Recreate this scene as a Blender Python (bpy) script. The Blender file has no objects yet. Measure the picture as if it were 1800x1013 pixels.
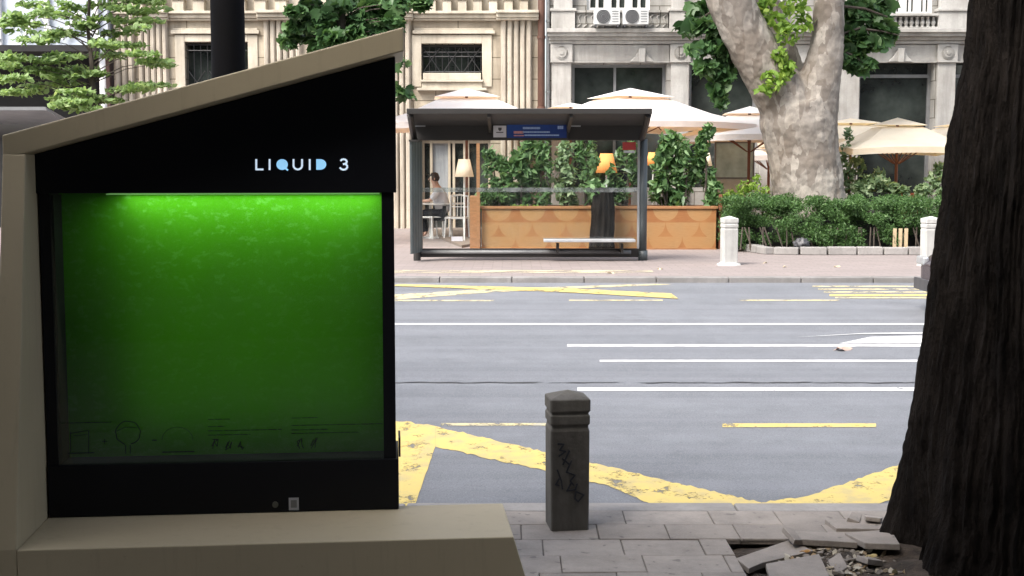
import bpy, bmesh, math, random
from mathutils import Vector, Matrix, noise
import numpy as np
R = math.radians
rnd = random.Random(7)
# ------------------------------------------------------------------ camera, sky, sun, exposure
F = 2280.0; CZ = 2.1
PITCH = math.atan(216/F)
sc = bpy.context.scene
cam_d = bpy.data.cameras.new('camera'); cam = bpy.data.objects.new('camera', cam_d)
sc.collection.objects.link(cam); sc.camera = cam
cam_d.sensor_width = 36; cam_d.lens = 36*F/1800; cam_d.clip_start = .05; cam_d.clip_end = 2000
cam.location = (0, 0, CZ); cam.rotation_euler = (math.pi/2-PITCH, 0, 0)
sc.render.resolution_x = 1024; sc.render.resolution_y = 576
w = bpy.data.worlds.new('World'); sc.world = w; w.use_nodes = True
nt = w.node_tree; bg = nt.nodes['Background']
sky = nt.nodes.new('ShaderNodeTexSky'); sky.sky_type = 'NISHITA'; sky.sun_disc = False
sky.sun_elevation = R(52); sky.sun_rotation = R(222); sky.air_density = 1.0; sky.dust_density = 4.0; sky.ozone_density = 1.0
hs = nt.nodes.new('ShaderNodeHueSaturation'); hs.inputs['Saturation'].default_value = .55   # milky overcast
nt.links.new(sky.outputs[0], hs.inputs['Color']); nt.links.new(hs.outputs[0], bg.inputs[0]); bg.inputs[1].default_value = 0.15
sd = bpy.data.lights.new('sun', 'SUN'); sun = bpy.data.objects.new('sun', sd); sc.collection.objects.link(sun)
sd.energy = 1.7; sd.angle = R(22); sd.color = (1, .94, .86)
az = R(222); el = R(52)
sv = Vector((math.sin(az)*math.cos(el), math.cos(az)*math.cos(el), math.sin(el)))
sun.rotation_euler = sv.to_track_quat('Z', 'Y').to_euler(); sun.location = (-20, -20, 40)
sc.view_settings.view_transform = 'Standard'; sc.view_settings.look = 'None'
sc.view_settings.exposure = 1.6; sc.view_settings.gamma = 1
sc.cycles.max_bounces = 7; sc.cycles.transparent_max_bounces = 12

# ------------------------------------------------------------------ pixel -> place helpers (photo is 1800 x 1013)
FP = .55                                           # level of the pavement across the road
cp, sp = math.cos(PITCH), math.sin(PITCH)
def ray(px, py):
    a = (px-900)/F; b = -(py-506.5)/F
    return Vector((a, cp + b*sp, -sp + b*cp))
def at(px, py, D):
    d = ray(px, py); t = D/d.y
    return Vector((d.x*t, D, CZ + d.z*t))
def gr(px, py, z=0.0):
    d = ray(px, py); t = (z-CZ)/d.z
    return Vector((d.x*t, d.y*t, z))
def roadz(y): return -.08 + (y-7.95)*.56/9.9
def rd(px, py, dz=.004):
    d = ray(px, py); k = .56/9.9                    # CZ + t dz = -.08 + (t dy - 7.95) k
    t = (-.08 - 7.95*k - CZ)/(d.z - d.y*k)
    return Vector((d.x*t, d.y*t, CZ + d.z*t + dz))

# ------------------------------------------------------------------ mesh helpers
COL = sc.collection
class MB:
    def __init__(s): s.v = []; s.f = []; s.a = []; s.g = []
    def split(s, name, mat, parent=None, w=False, eps=.012, **k):
        """one object per cluster of touching shapes"""
        G = s.g + [(len(s.v), len(s.f))]; bb = []; n = len(s.g); par = list(range(n))
        for i in range(n):
            P = s.v[G[i][0]:G[i+1][0]]; bb.append([min(p[q] for p in P) for q in range(3)]+[max(p[q] for p in P) for q in range(3)])
        def find(i):
            while par[i] != i: i = par[i]
            return i
        for i in range(n):
            for j in range(i):
                if all(bb[i][q] <= bb[j][q+3]+eps and bb[j][q] <= bb[i][q+3]+eps for q in range(3)): par[find(i)] = find(j)
        out = []
        for r in sorted({find(i) for i in range(n)}):
            m_ = MB()
            for i in range(n):
                if find(i) == r:
                    v0, f0 = G[i]; v1, f1 = G[i+1]; m_.add(s.v[v0:v1], [tuple(q-v0 for q in f) for f in s.f[f0:f1]], s.a[v0] if v1 > v0 else 0)
            out.append(m_.build(name, mat, parent, w, **k))
        return out
    def add(s, vs, fs, a=0.0):
        s.g.append((len(s.v), len(s.f)))
        n = len(s.v); s.v += [tuple(p) for p in vs]; s.f += [tuple(i+n for i in f) for f in fs]
        s.a += [a]*len(vs); return s
    def box(s, x0, x1, y0, y1, z0, z1, M=None, a=0.0):
        vs = [Vector((x, y, z)) for z in (z0, z1) for y in (y0, y1) for x in (x0, x1)]
        if M: vs = [M @ p for p in vs]
        return s.add(vs, [(0,2,3,1),(4,5,7,6),(0,1,5,4),(2,6,7,3),(0,4,6,2),(1,3,7,5)], a)
    def prism(s, poly, f0, f1, fn=None):
        """poly: list of (a,b); fn(a,b,c) -> point; c from f0 to f1"""
        n = len(poly); vs = [fn(a, b, f0) for a, b in poly] + [fn(a, b, f1) for a, b in poly]
        fs = [tuple(range(n))[::-1], tuple(range(n, 2*n))] + [(i, (i+1) % n, n+(i+1) % n, n+i) for i in range(n)]
        return s.add(vs, fs)
    def tube(s, pts, rad, n=8, cap=True, a=0.0):
        pts = [Vector(p) for p in pts]
        if not isinstance(rad, (list, tuple)): rad = [rad]*len(pts)
        vs = []; fs = []; prev = None
        for i, p in enumerate(pts):
            t = (pts[min(i+1, len(pts)-1)] - pts[max(i-1, 0)]).normalized()
            if prev is None: u = t.orthogonal().normalized()
            else:
                u = (prev - t*prev.dot(t)); u = u.normalized() if u.length > 1e-6 else t.orthogonal().normalized()
            prev = u; wv = t.cross(u)
            for k in range(n):
                c = 2*math.pi*k/n; vs.append(p + (u*math.cos(c) + wv*math.sin(c))*rad[i])
        for i in range(len(pts)-1):
            for k in range(n): fs.append((i*n+k, i*n+(k+1) % n, (i+1)*n+(k+1) % n, (i+1)*n+k))
        if cap: fs += [tuple(range(n))[::-1], tuple(range((len(pts)-1)*n, len(pts)*n))]
        return s.add(vs, fs, a)
    def lathe(s, prof, c=(0,0,0), n=20, sq=False):
        vs = []; fs = []; c = Vector(c)
        for r, z in prof:
            for k in range(n):
                t = 2*math.pi*(k+.5)/n; rr = r
                if sq: rr = r/max(abs(math.cos(t)), abs(math.sin(t)))
                vs.append(c + Vector((rr*math.cos(t), rr*math.sin(t), z)))
        m = len(prof)
        for i in range(m-1):
            for k in range(n): fs.append((i*n+k, i*n+(k+1) % n, (i+1)*n+(k+1) % n, (i+1)*n+k))
        fs += [tuple(range(n))[::-1], tuple(range((m-1)*n, m*n))]
        return s.add(vs, fs)
    def build(s, name, mat, parent=None, w=False, smooth=False, bevel=0, bseg=2):
        off = parent.location if (w and parent) else Vector((0,0,0))
        me = bpy.data.meshes.new(name)
        me.from_pydata([tuple(Vector(p)-off) for p in s.v], [], s.f)
        bm = bmesh.new(); bm.from_mesh(me); bmesh.ops.recalc_face_normals(bm, faces=bm.faces); bm.to_mesh(me); bm.free()
        if any(s.a):
            at_ = me.attributes.new('v', 'FLOAT', 'POINT'); at_.data.foreach_set('value', s.a)
        me.materials.append(mat)
        if smooth: me.polygons.foreach_set('use_smooth', [True]*len(me.polygons))
        o = bpy.data.objects.new(name, me); COL.objects.link(o)
        if parent: o.parent = parent
        if bevel:
            b = o.modifiers.new('b', 'BEVEL'); b.width = bevel; b.segments = bseg; b.limit_method = 'ANGLE'; b.angle_limit = R(40)
        if smooth == 'auto':
            pass
        return o
def tag(o, label=None, cat=None, group=None, kind=None):
    if label: o['label'] = label
    if cat: o['category'] = cat
    if group: o['group'] = group
    if kind: o['kind'] = kind
    return o
def thing(name, label, cat, loc=(0,0,0), rz=0, group=None):
    o = bpy.data.objects.new(name, None); COL.objects.link(o); o.location = loc; o.rotation_euler = (0,0,rz)
    o.empty_display_size = .1
    return tag(o, label, cat, group)
def copy_tree(o, parent=None):
    c = o.copy(); COL.objects.link(c); c.parent = parent
    for ch in list(o.children): copy_tree(ch, c)
    return c
def dup(o, loc, rz=None, label=None, group=None):
    c = copy_tree(o); c.location = loc
    if rz is not None: c.rotation_euler.z = rz
    if label: c['label'] = label
    if group: c['group'] = group
    return c

# ------------------------------------------------------------------ materials
class N:
    def __init__(s, name):
        s.m = bpy.data.materials.new(name); s.m.use_nodes = True; s.t = s.m.node_tree
        s.p = s.t.nodes['Principled BSDF']; s.out = s.t.nodes['Material Output']
    def n(s, typ, **k):
        nd = s.t.nodes.new(typ)
        for a, b in k.items():
            if a.startswith('i_'):
                key = a[2:]; nd.inputs[int(key) if key.isdigit() else key.replace('_', ' ')].default_value = b
            else: setattr(nd, a, b)
        return nd
    def l(s, a, b): s.t.links.new(a, b)
    def coord(s, scale=(1,1,1), kind='Object'):
        c = s.n('ShaderNodeTexCoord'); m = s.n('ShaderNodeMapping'); m.inputs['Scale'].default_value = scale
        s.l(c.outputs[kind], m.inputs[0]); return m.outputs[0]
    def noise(s, vec, scale, detail=4, rough=.6):
        n_ = s.n('ShaderNodeTexNoise'); n_.inputs['Scale'].default_value = scale; n_.inputs['Detail'].default_value = detail
        n_.inputs['Roughness'].default_value = rough; s.l(vec, n_.inputs['Vector']); return n_.outputs['Fac']
    def ramp(s, fac, stops):
        r = s.n('ShaderNodeValToRGB'); e = r.color_ramp.elements
        while len(e) > len(stops): e.remove(e[-1])
        while len(e) < len(stops): e.new(.5)
        for q, (p, c) in zip(e, stops):
            q.position = p; q.color = (*c, 1) if len(c) == 3 else c
        s.l(fac, r.inputs[0]); return r.outputs[0]
    def mix(s, fac, a, b, mode='MIX'):
        m = s.n('ShaderNodeMix', data_type='RGBA', blend_type=mode)
        if isinstance(fac, (int, float)): m.inputs[0].default_value = fac
        else: s.l(fac, m.inputs[0])
        for x, i in ((a, 6), (b, 7)):
            if isinstance(x, tuple): m.inputs[i].default_value = (*x[:3], 1)
            else: s.l(x, m.inputs[i])
        return m.outputs[2]
    def math(s, op, a, b=None, c=None):
        m = s.n('ShaderNodeMath', operation=op)
        for i, x in enumerate((a, b, c)):
            if x is None: continue
            if isinstance(x, (int, float)): m.inputs[i].default_value = x
            else: s.l(x, m.inputs[i])
        return m.outputs[0]
    def bump(s, h, strength=.3, dist=.01):
        b = s.n('ShaderNodeBump'); b.inputs['Strength'].default_value = strength; b.inputs['Distance'].default_value = dist
        s.l(h, b.inputs['Height']); s.l(b.outputs[0], s.p.inputs['Normal'])
    def col(s, c):
        if isinstance(c, tuple): s.p.inputs['Base Color'].default_value = (*c[:3], 1)
        else: s.l(c, s.p.inputs['Base Color'])
    def set(s, **k):
        for a, b in k.items(): s.p.inputs[a.replace('_', ' ')].default_value = b
        return s
def surf(name, c1, c2=None, scale=6, rough=.7, bump=.15, bd=.004, stretch=(1,1,1), metal=0, lo=.35, hi=.65, detail=6, fine=60, spec=.5):
    m = N(name); c2 = c2 or tuple(x*.8 for x in c1)
    v = m.coord(stretch); a = m.noise(v, scale, detail)
    m.col(m.ramp(a, [(lo, c2), (hi, c1)])); m.set(Roughness=rough, Metallic=metal, Specular_IOR_Level=spec)
    if bump: m.bump(m.noise(m.coord(stretch), fine, 3), bump, bd)
    return m.m
def leafmat(name, ca, cb, cc, trans=.35, rough=.5):
    m = N(name); a = m.n('ShaderNodeAttribute', attribute_name='v')
    c = m.ramp(a.outputs['Fac'], [(0, ca), (.5, cb), (1, cc)])
    m.col(c); m.set(Roughness=rough, Specular_IOR_Level=.35)
    tr = m.n('ShaderNodeBsdfTranslucent'); m.l(m.mix(.5, c, (1,1,.25), 'MULTIPLY'), tr.inputs[0])
    ms = m.n('ShaderNodeMixShader'); ms.inputs[0].default_value = trans
    m.l(m.p.outputs[0], ms.inputs[1]); m.l(tr.outputs[0], ms.inputs[2]); m.l(ms.outputs[0], m.out.inputs[0])
    return m.m
def emit(name, c, s, base=None):
    m = N(name); m.col(base or c); m.set(Roughness=.5); m.p.inputs['Emission Color'].default_value = (*c, 1); m.p.inputs['Emission Strength'].default_value = s
    return m.m
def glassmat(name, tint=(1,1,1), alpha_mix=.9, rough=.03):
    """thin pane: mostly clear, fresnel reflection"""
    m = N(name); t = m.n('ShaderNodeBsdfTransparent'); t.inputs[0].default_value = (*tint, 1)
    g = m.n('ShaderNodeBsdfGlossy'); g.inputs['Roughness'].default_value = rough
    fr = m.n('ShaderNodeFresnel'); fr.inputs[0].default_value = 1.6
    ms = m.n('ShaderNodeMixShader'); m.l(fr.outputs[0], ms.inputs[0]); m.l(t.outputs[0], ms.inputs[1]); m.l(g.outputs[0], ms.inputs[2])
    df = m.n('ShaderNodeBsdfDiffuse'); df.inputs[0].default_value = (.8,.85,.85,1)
    m2 = m.n('ShaderNodeMixShader'); veil = m.ramp(m.noise(m.coord((1,1,.7)), 2.6, 8, .7), [(.42, (0,0,0)), (.75, (1,1,1))])   # dusty smears painted on in place of pale reflections
    m.l(m.math('ADD', m.math('MULTIPLY', veil, (1-alpha_mix)*2.2), (1-alpha_mix)*.35), m2.inputs[0])
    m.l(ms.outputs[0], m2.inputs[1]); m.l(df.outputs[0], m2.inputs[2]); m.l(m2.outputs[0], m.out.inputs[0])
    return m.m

def asphalt():
    m = N('asphalt'); v = m.coord()
    big = m.noise(m.coord((.18, 1.6, 1)), 1.0, 5, .55)
    c = m.ramp(big, [(.32, (.122,.130,.145)), (.68, (.168,.178,.196))])
    c = m.mix(m.ramp(m.noise(v, 2.2, 6, .7), [(.4, (0,0,0)), (.75, (1,1,1))]), c, (.112,.119,.132))
    trk = m.noise(m.coord((.05, 4.5, 1)), 1.0, 3, .5)
    c = m.mix(m.ramp(trk, [(.42, (0,0,0)), (.66, (.36,.36,.36))]), c, (.195,.202,.225))
    st_ = m.noise(m.coord((.5, 1, 1)), .9, 9, .75)
    c = m.mix(m.ramp(st_, [(.58, (0,0,0)), (.70, (.6,.6,.6))]), c, (.075,.076,.082))
    gr_ = m.noise(v, 90, 2, .7)
    c = m.mix(m.ramp(gr_, [(.5, (0,0,0)), (.72, (.55,.55,.55))]), c, (.24,.245,.26))
    c = m.mix(m.ramp(gr_, [(.28, (.6,.6,.6)), (.45, (0,0,0))]), c, (.07,.072,.08))
    m.col(c); m.set(Roughness=.72, Specular_IOR_Level=.35); m.bump(m.noise(v, 140, 2, .7), .7, .006)
    return m.m
def paint(name, c, thr=.42, dirt=(.3,.3,.3), soft=.06, sc_=(1,1,1)):
    m = N(name); v = m.coord(sc_)
    m.col(m.ramp(m.noise(m.coord(), 7, 5), [(.35, dirt), (.55, c)])); m.set(Roughness=.6)
    n1 = m.noise(v, 5, 9, .68)
    n2 = m.noise(m.coord(), 45, 4, .6)
    f = m.math('ADD', m.math('MULTIPLY', n1, .75), m.math('MULTIPLY', n2, .25))
    a = m.ramp(f, [(thr-soft, (0,0,0)), (thr+soft*.4, (1,1,1))])
    t = m.n('ShaderNodeBsdfTransparent'); ms = m.n('ShaderNodeMixShader')
    m.l(a, ms.inputs[0]); m.l(t.outputs[0], ms.inputs[1]); m.l(m.p.outputs[0], ms.inputs[2]); m.l(ms.outputs[0], m.out.inputs[0])
    m.bump(m.noise(m.coord(), 120, 2), .4, .004)
    return m.m
def stone(name, light, dark, streak=.5, seam=None):
    m = N(name)
    a = m.noise(m.coord((1,1,.12)), 3.5, 7, .65); b = m.noise(m.coord(), 1.3, 6, .6); f_ = m.noise(m.coord(), 25, 4)
    c = m.ramp(b, [(.3, dark), (.62, light)])
    c = m.mix(m.ramp(a, [(.45, (0,0,0)), (.68, (streak,)*3)]), c, tuple(x*.45 for x in dark))
    c = m.mix(m.ramp(f_, [(.35, (.45,)*3), (.5, (0,0,0))]), c, tuple(x*.7 for x in light))
    if seam:
        br = m.n('ShaderNodeTexBrick'); br.inputs['Scale'].default_value = 1; br.inputs['Brick Width'].default_value = seam[0]
        br.inputs['Row Height'].default_value = seam[1]; br.inputs['Mortar Size'].default_value = .012
        br.inputs['Color1'].default_value = (1,1,1,1); br.inputs['Color2'].default_value = (.86,.86,.86,1); br.inputs['Mortar'].default_value = (.35,.33,.3,1)
        tc = m.n('ShaderNodeTexCoord'); sx = m.n('ShaderNodeSeparateXYZ'); cx = m.n('ShaderNodeCombineXYZ')
        m.l(tc.outputs['Object'], sx.inputs[0]); m.l(sx.outputs[0], cx.inputs[0]); m.l(sx.outputs[2], cx.inputs[1]); m.l(cx.outputs[0], br.inputs['Vector'])
        c = m.mix(1.0, c, br.outputs[0], 'MULTIPLY')
    m.col(c); m.set(Roughness=.85, Specular_IOR_Level=.2); m.bump(m.noise(m.coord(), 30, 5), .5, .01)
    return m.m

M = {}
M['asphalt'] = asphalt()
M['yellow'] = paint('yellow_paint', (.54,.42,.135), .435, (.42,.34,.16))
M['yellow_faint'] = paint('faded_yellow_paint', (.50,.43,.24), .47, (.34,.32,.26), .08)
M['white'] = paint('white_paint', (.60,.60,.60), .385, (.42,.42,.42))
M['kerb'] = stone('kerb_stone', (.30,.285,.275), (.22,.21,.20), .3)
M['kerb_far'] = stone('far_kerb_stone', (.25,.24,.235), (.17,.165,.16), .3)
def slabs(name, a, b, w_, h_, mortar, ms=.006):
    m = N(name); br = m.n('ShaderNodeTexBrick')
    for k, v_ in (('Scale', 1), ('Brick Width', w_), ('Row Height', h_), ('Mortar Size', ms), ('Mortar Smooth', .2)): br.inputs[k].default_value = v_
    br.inputs['Color1'].default_value = (*a, 1); br.inputs['Color2'].default_value = (*b, 1); br.inputs['Mortar'].default_value = (*mortar, 1)
    m.l(m.coord(), br.inputs['Vector'])
    c = m.mix(m.ramp(m.noise(m.coord((.4,1,1)), 1.5, 6), [(.4, (0,0,0)), (.7, (.5,.5,.5))]), br.outputs[0], tuple(x*.75 for x in a))
    m.col(c); m.set(Roughness=.8); m.bump(m.noise(m.coord(), 60, 4), .35, .004)
    return m.m
M['pave_far'] = slabs('far_paving', (.26,.222,.212), (.22,.188,.18), .3, .15, (.17,.145,.14), .008)
M['pave_near'] = None
m = N('near_paving'); a_ = m.n('ShaderNodeAttribute', attribute_name='v')
c_ = m.ramp(a_.outputs['Fac'], [(0, (.235,.205,.18)), (1, (.345,.305,.27))])
c_ = m.mix(m.ramp(m.noise(m.coord(), 3.5, 8, .7), [(.4, (0,0,0)), (.75, (.7,.7,.7))]), c_, (.125,.112,.102))
c_ = m.mix(m.ramp(m.noise(m.coord(), 70, 3, .7), [(.55, (0,0,0)), (.8, (.6,.6,.6))]), c_, (.36,.34,.32))
c_ = m.mix(m.ramp(m.noise(m.coord(), 14, 2, .4), [(.68, (0,0,0)), (.71, (.55,.55,.55))]), c_, (.09,.08,.075))
m.col(c_); m.set(Roughness=.8); m.bump(m.noise(m.coord(), 90, 4, .7), .5, .004); M['pave_near'] = m.m
M['joint'] = surf('joint_dirt', (.14,.125,.11), (.07,.062,.055), 8, .95)
M['soil'] = surf('soil', (.075,.056,.042), (.022,.017,.013), 9, 1, .9, .02, fine=35)
m = N('beige_painted_steel'); c_ = m.ramp(m.noise(m.coord(), 1.2, 6), [(.35, (.47,.395,.265)), (.65, (.52,.44,.30))])
c_ = m.mix(m.ramp(m.noise(m.coord((4,4,.35)), 4, 8, .7), [(.54, (0,0,0)), (.72, (.22,.22,.22))]), c_, (.26,.21,.14))
c_ = m.mix(m.ramp(m.noise(m.coord(), 30, 6, .75), [(.62, (0,0,0)), (.72, (.35,.35,.35))]), c_, (.33,.27,.18))
m.col(c_); m.set(Roughness=.5, Specular_IOR_Level=.35); m.bump(m.noise(m.coord(), 380, 3), .12, .0006); M['beige'] = m.m
M['black'] = surf('black_panel', (.0062,.0068,.0098), (.0050,.0055,.0080), 2, .5, .03, .0004, fine=200, spec=.22)
M['pole'] = surf('dark_pole', (.005,.005,.007), (.004,.004,.005), 4, .85, .1, spec=.15)
m = N('algae_liquid'); n0 = m.noise(m.coord(), 2.0, 5, .6); n1 = m.noise(m.coord(), 60, 6, .75)
c_ = m.ramp(n0, [(.35, (.085,.37,.010)), (.65, (.105,.45,.014))])
c_ = m.mix(m.ramp(n1, [(.56, (0,0,0)), (.70, (.6,.6,.6))]), c_, (.19,.62,.10))
wv = m.noise(m.coord((1,1,1.6)), 17, 7, .72); c_ = m.mix(m.ramp(wv, [(.55, (0,0,0)), (.60, (.55,.55,.55)), (.66, (0,0,0))]), c_, (.24,.66,.16))
c_ = m.mix(m.ramp(m.noise(m.coord((1,1,.5)), 1.6, 4, .6), [(.45, (0,0,0)), (.7, (.35,.35,.35))]), c_, (.05,.20,.008))
m.col(c_); m.set(Roughness=.8, Specular_IOR_Level=.1); m.bump(n1, .12, .006); M['algae'] = m.m
tr = m.n('ShaderNodeBsdfTranslucent'); tr.inputs[0].default_value = (.10,.40,.012,1); ms = m.n('ShaderNodeMixShader'); ms.inputs[0].default_value = .5
m.l(m.p.outputs[0], ms.inputs[1]); m.l(tr.outputs[0], ms.inputs[2]); m.l(ms.outputs[0], m.out.inputs[0])
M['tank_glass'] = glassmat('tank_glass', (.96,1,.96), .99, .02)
M['inner'] = surf('tank_inner', (.02,.03,.02), (.012,.02,.012), 3, .7)
M['print'] = surf('glass_print', (.012,.03,.012), (.010,.022,.010), 3, .6)
M['letters'] = emit('lit_letters', (.62,.75,.9), .27)
M['letters_b'] = emit('lit_blue_letters', (.30,.62,.92), .28)
M['strip'] = emit('tank_lamp', (.50,1,.35), .07)
M['sticker'] = surf('sticker', (.42,.43,.47), (.36,.37,.41), 4, .5, 0)
M['lock'] = surf('lock_metal', (.14,.145,.12), (.09,.09,.08), 8, .4, 0, metal=.3)
M['bollard_dark'] = stone('weathered_concrete', (.16,.15,.135), (.075,.069,.06), .6)
M['bollard_white'] = stone('white_painted_concrete', (.55,.55,.53), (.36,.36,.35), .5)
M['ink'] = surf('graffiti_ink', (.010,.012,.02), (.02,.022,.03), 40, .6, 0)
M['shelter'] = surf('shelter_frame', (.022,.020,.019), (.017,.016,.015), 3, .5, .05)
M['shelter_post'] = surf('shelter_post', (.07,.085,.09), (.055,.066,.07), 3, .4, .03)
M['shelter_panel'] = surf('shelter_side_panel', (.13,.155,.155), (.10,.12,.12), 3, .4, .03)
m = N('roof_underside'); st = m.n('ShaderNodeTexWave', bands_direction='Y'); st.inputs['Scale'].default_value = 14
m.l(m.coord(), st.inputs['Vector']); m.col(m.ramp(st.outputs[0], [(.3, (.022,.021,.020)), (.8, (.045,.043,.041))])); m.set(Roughness=.6); M['roofunder'] = m.m
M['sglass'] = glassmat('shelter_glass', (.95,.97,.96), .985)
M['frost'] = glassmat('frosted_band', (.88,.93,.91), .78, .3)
M['alu'] = surf('aluminium', (.62,.64,.66), (.5,.52,.54), 5, .35, .03, metal=.6)
M['blue'] = surf('sign_blue', (.010,.032,.17), (.018,.07,.28), 1.2, .4, 0)
M['signwhite'] = surf('sign_white', (.60,.60,.63), (.55,.55,.58), 4, .5, 0)
M['signtext'] = surf('sign_pale_blue', (.38,.50,.75), (.32,.44,.68), 9, .5, 0)
M['signred'] = surf('sign_coral', (.62,.30,.28), (.5,.25,.25), 9, .5, 0)
M['red'] = surf('red_notice', (.42,.05,.045), (.35,.04,.04), 9, .5, 0)
m = N('inlaid_wood')   # fish-scale inlay of light and orange wood
tc = m.n('ShaderNodeTexCoord'); sx = m.n('ShaderNodeSeparateXYZ'); m.l(tc.outputs['Object'], sx.inputs[0])
rowh = .262; per = .62
zr = m.math('DIVIDE', m.math('SUBTRACT', .76, sx.outputs[2]), rowh); row = m.math('FLOOR', zr); v_ = m.math('MULTIPLY', m.math('FRACT', zr), rowh)
u_ = m.math('FRACT', m.math('ADD', m.math('DIVIDE', sx.outputs[0], per), m.math('MULTIPLY', row, .5)))
du = m.math('MULTIPLY', m.math('SUBTRACT', u_, .5), per)
rr = m.math('SQRT', m.math('ADD', m.math('POWER', du, 2), m.math('POWER', v_, 2)))
ring = m.math('LESS_THAN', rr, m.math('ADD', .235, m.math('MULTIPLY', m.math('GREATER_THAN', row, .5), .072)))
g_ = m.noise(m.coord((1.2, 1, 14)), 6, 6, .65)
li = m.ramp(g_, [(.3, (.27,.145,.055)), (.7, (.34,.20,.085))]); dk = m.ramp(g_, [(.3, (.22,.085,.025)), (.7, (.29,.125,.042))])
pw = m.noise(m.coord((1,1,1)), 2.2, 2)
cw = m.mix(ring, dk, li); cw = m.mix(m.ramp(pw, [(.42, (0,0,0)), (.6, (.45,.45,.45))]), cw, (.34,.17,.06))
m.col(cw); m.set(Roughness=.6); m.bump(g_, .2, .003); M['inlay'] = m.m
M['wood'] = surf('warm_wood', (.33,.16,.07), (.23,.11,.045), 5, .55, .1, stretch=(1,1,8))
M['wood_red'] = surf('red_brown_wood', (.20,.07,.035), (.14,.05,.025), 5, .55, .1, stretch=(6,6,.6))
M['canvas'] = None
m = N('canvas'); m.col(m.ramp(m.noise(m.coord(), 3, 3), [(.3, (.86,.85,.84)), (.7, (.92,.91,.90))])); m.set(Roughness=.9)
tr = m.n('ShaderNodeBsdfTranslucent'); tr.inputs[0].default_value = (.95,.55,.24,1); ms = m.n('ShaderNodeMixShader'); ms.inputs[0].default_value = .27
m.l(m.p.outputs[0], ms.inputs[1]); m.l(tr.outputs[0], ms.inputs[2]); m.l(ms.outputs[0], m.out.inputs[0]); m.bump(m.noise(m.coord(), 5, 3), .5, .03); M['canvas'] = m.m
m = N('cream_canvas'); m.col(m.ramp(m.noise(m.coord(), 3, 3), [(.3, (.76,.70,.57)), (.7, (.84,.78,.66))])); m.set(Roughness=.9)
tr = m.n('ShaderNodeBsdfTranslucent'); tr.inputs[0].default_value = (.92,.66,.30,1); ms = m.n('ShaderNodeMixShader'); ms.inputs[0].default_value = .42
m.l(m.p.outputs[0], ms.inputs[1]); m.l(tr.outputs[0], ms.inputs[2]); m.l(ms.outputs[0], m.out.inputs[0]); m.bump(m.noise(m.coord(), 5, 3), .5, .03); M['cream'] = m.m
m = N('lampshade'); m.col((.85,.75,.62)); m.set(Roughness=.9)
m.p.inputs['Emission Color'].default_value = (1,.62,.30,1); m.p.inputs['Emission Strength'].default_value = .12; M['shade'] = m.m
m = N('orange_lampshade'); m.col((.70,.30,.09)); m.set(Roughness=.9)
m.p.inputs['Emission Color'].default_value = (1,.30,.05,1); m.p.inputs['Emission Strength'].default_value = .13; M['shade_o'] = m.m
M['whitepaint'] = surf('white_gloss_paint', (.78,.78,.77), (.68,.68,.67), 5, .4, .05)
M['stoneA'] = stone('beige_stone', (.48,.42,.33), (.29,.245,.185), .5, (1.1,.52))
M['stoneA2'] = stone('pale_beige_stone', (.55,.50,.41), (.37,.325,.26), .45)
M['flute'] = stone('fluted_stone', (.49,.44,.365), (.31,.27,.22), .6)
M['stoneB'] = stone('grey_stone', (.38,.37,.35), (.25,.24,.22), .5, (.9,.45))
M['stoneB2'] = stone('pale_grey_stone', (.45,.44,.42), (.30,.285,.265), .45)
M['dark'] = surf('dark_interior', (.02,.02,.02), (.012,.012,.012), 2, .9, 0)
m = N('window_glass'); m.col(m.ramp(m.noise(m.coord(), 1.2, 5), [(.35, (.010,.012,.012)), (.7, (.05,.06,.055))])); m.set(Roughness=.04, Specular_IOR_Level=.7); M['pane'] = m.m
M['iron'] = surf('black_ironwork', (.018,.018,.019), (.012,.012,.013), 5, .5, 0)
M['frame_w'] = surf('white_window_frame', (.75,.75,.74), (.65,.65,.64), 5, .5, 0)
M['rust'] = surf('rusty_pipe', (.11,.05,.033), (.055,.026,.018), 4, .7, .3, stretch=(1,1,.4))
M['ac'] = surf('air_conditioner_casing', (.55,.56,.56), (.46,.47,.47), 5, .5, 0)
M['grey_dark'] = surf('dark_grey_metal', (.07,.07,.075), (.05,.05,.055), 5, .5, 0)
M['grey_mid'] = surf('mid_grey_metal', (.20,.205,.21), (.15,.155,.16), 5, .45, 0)
M['pale_clad'] = surf('pale_blue_cladding', (.46,.50,.56), (.38,.42,.47), 2, .4, 0)
M['whitestone'] = surf('white_column', (.66,.66,.66), (.55,.55,.55), 5, .6, .1)
M['skin'] = surf('skin', (.50,.30,.22), (.45,.27,.20), 6, .5, 0)
M['hair'] = surf('hair', (.03,.015,.01), (.02,.01,.007), 20, .6, .3)
M['shirt'] = surf('shirt', (.68,.68,.72), (.55,.55,.60), 6, .8, .2, .01, fine=12)
M['trousers'] = surf('trousers', (.015,.017,.025), (.01,.012,.018), 6, .8, .1)
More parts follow.
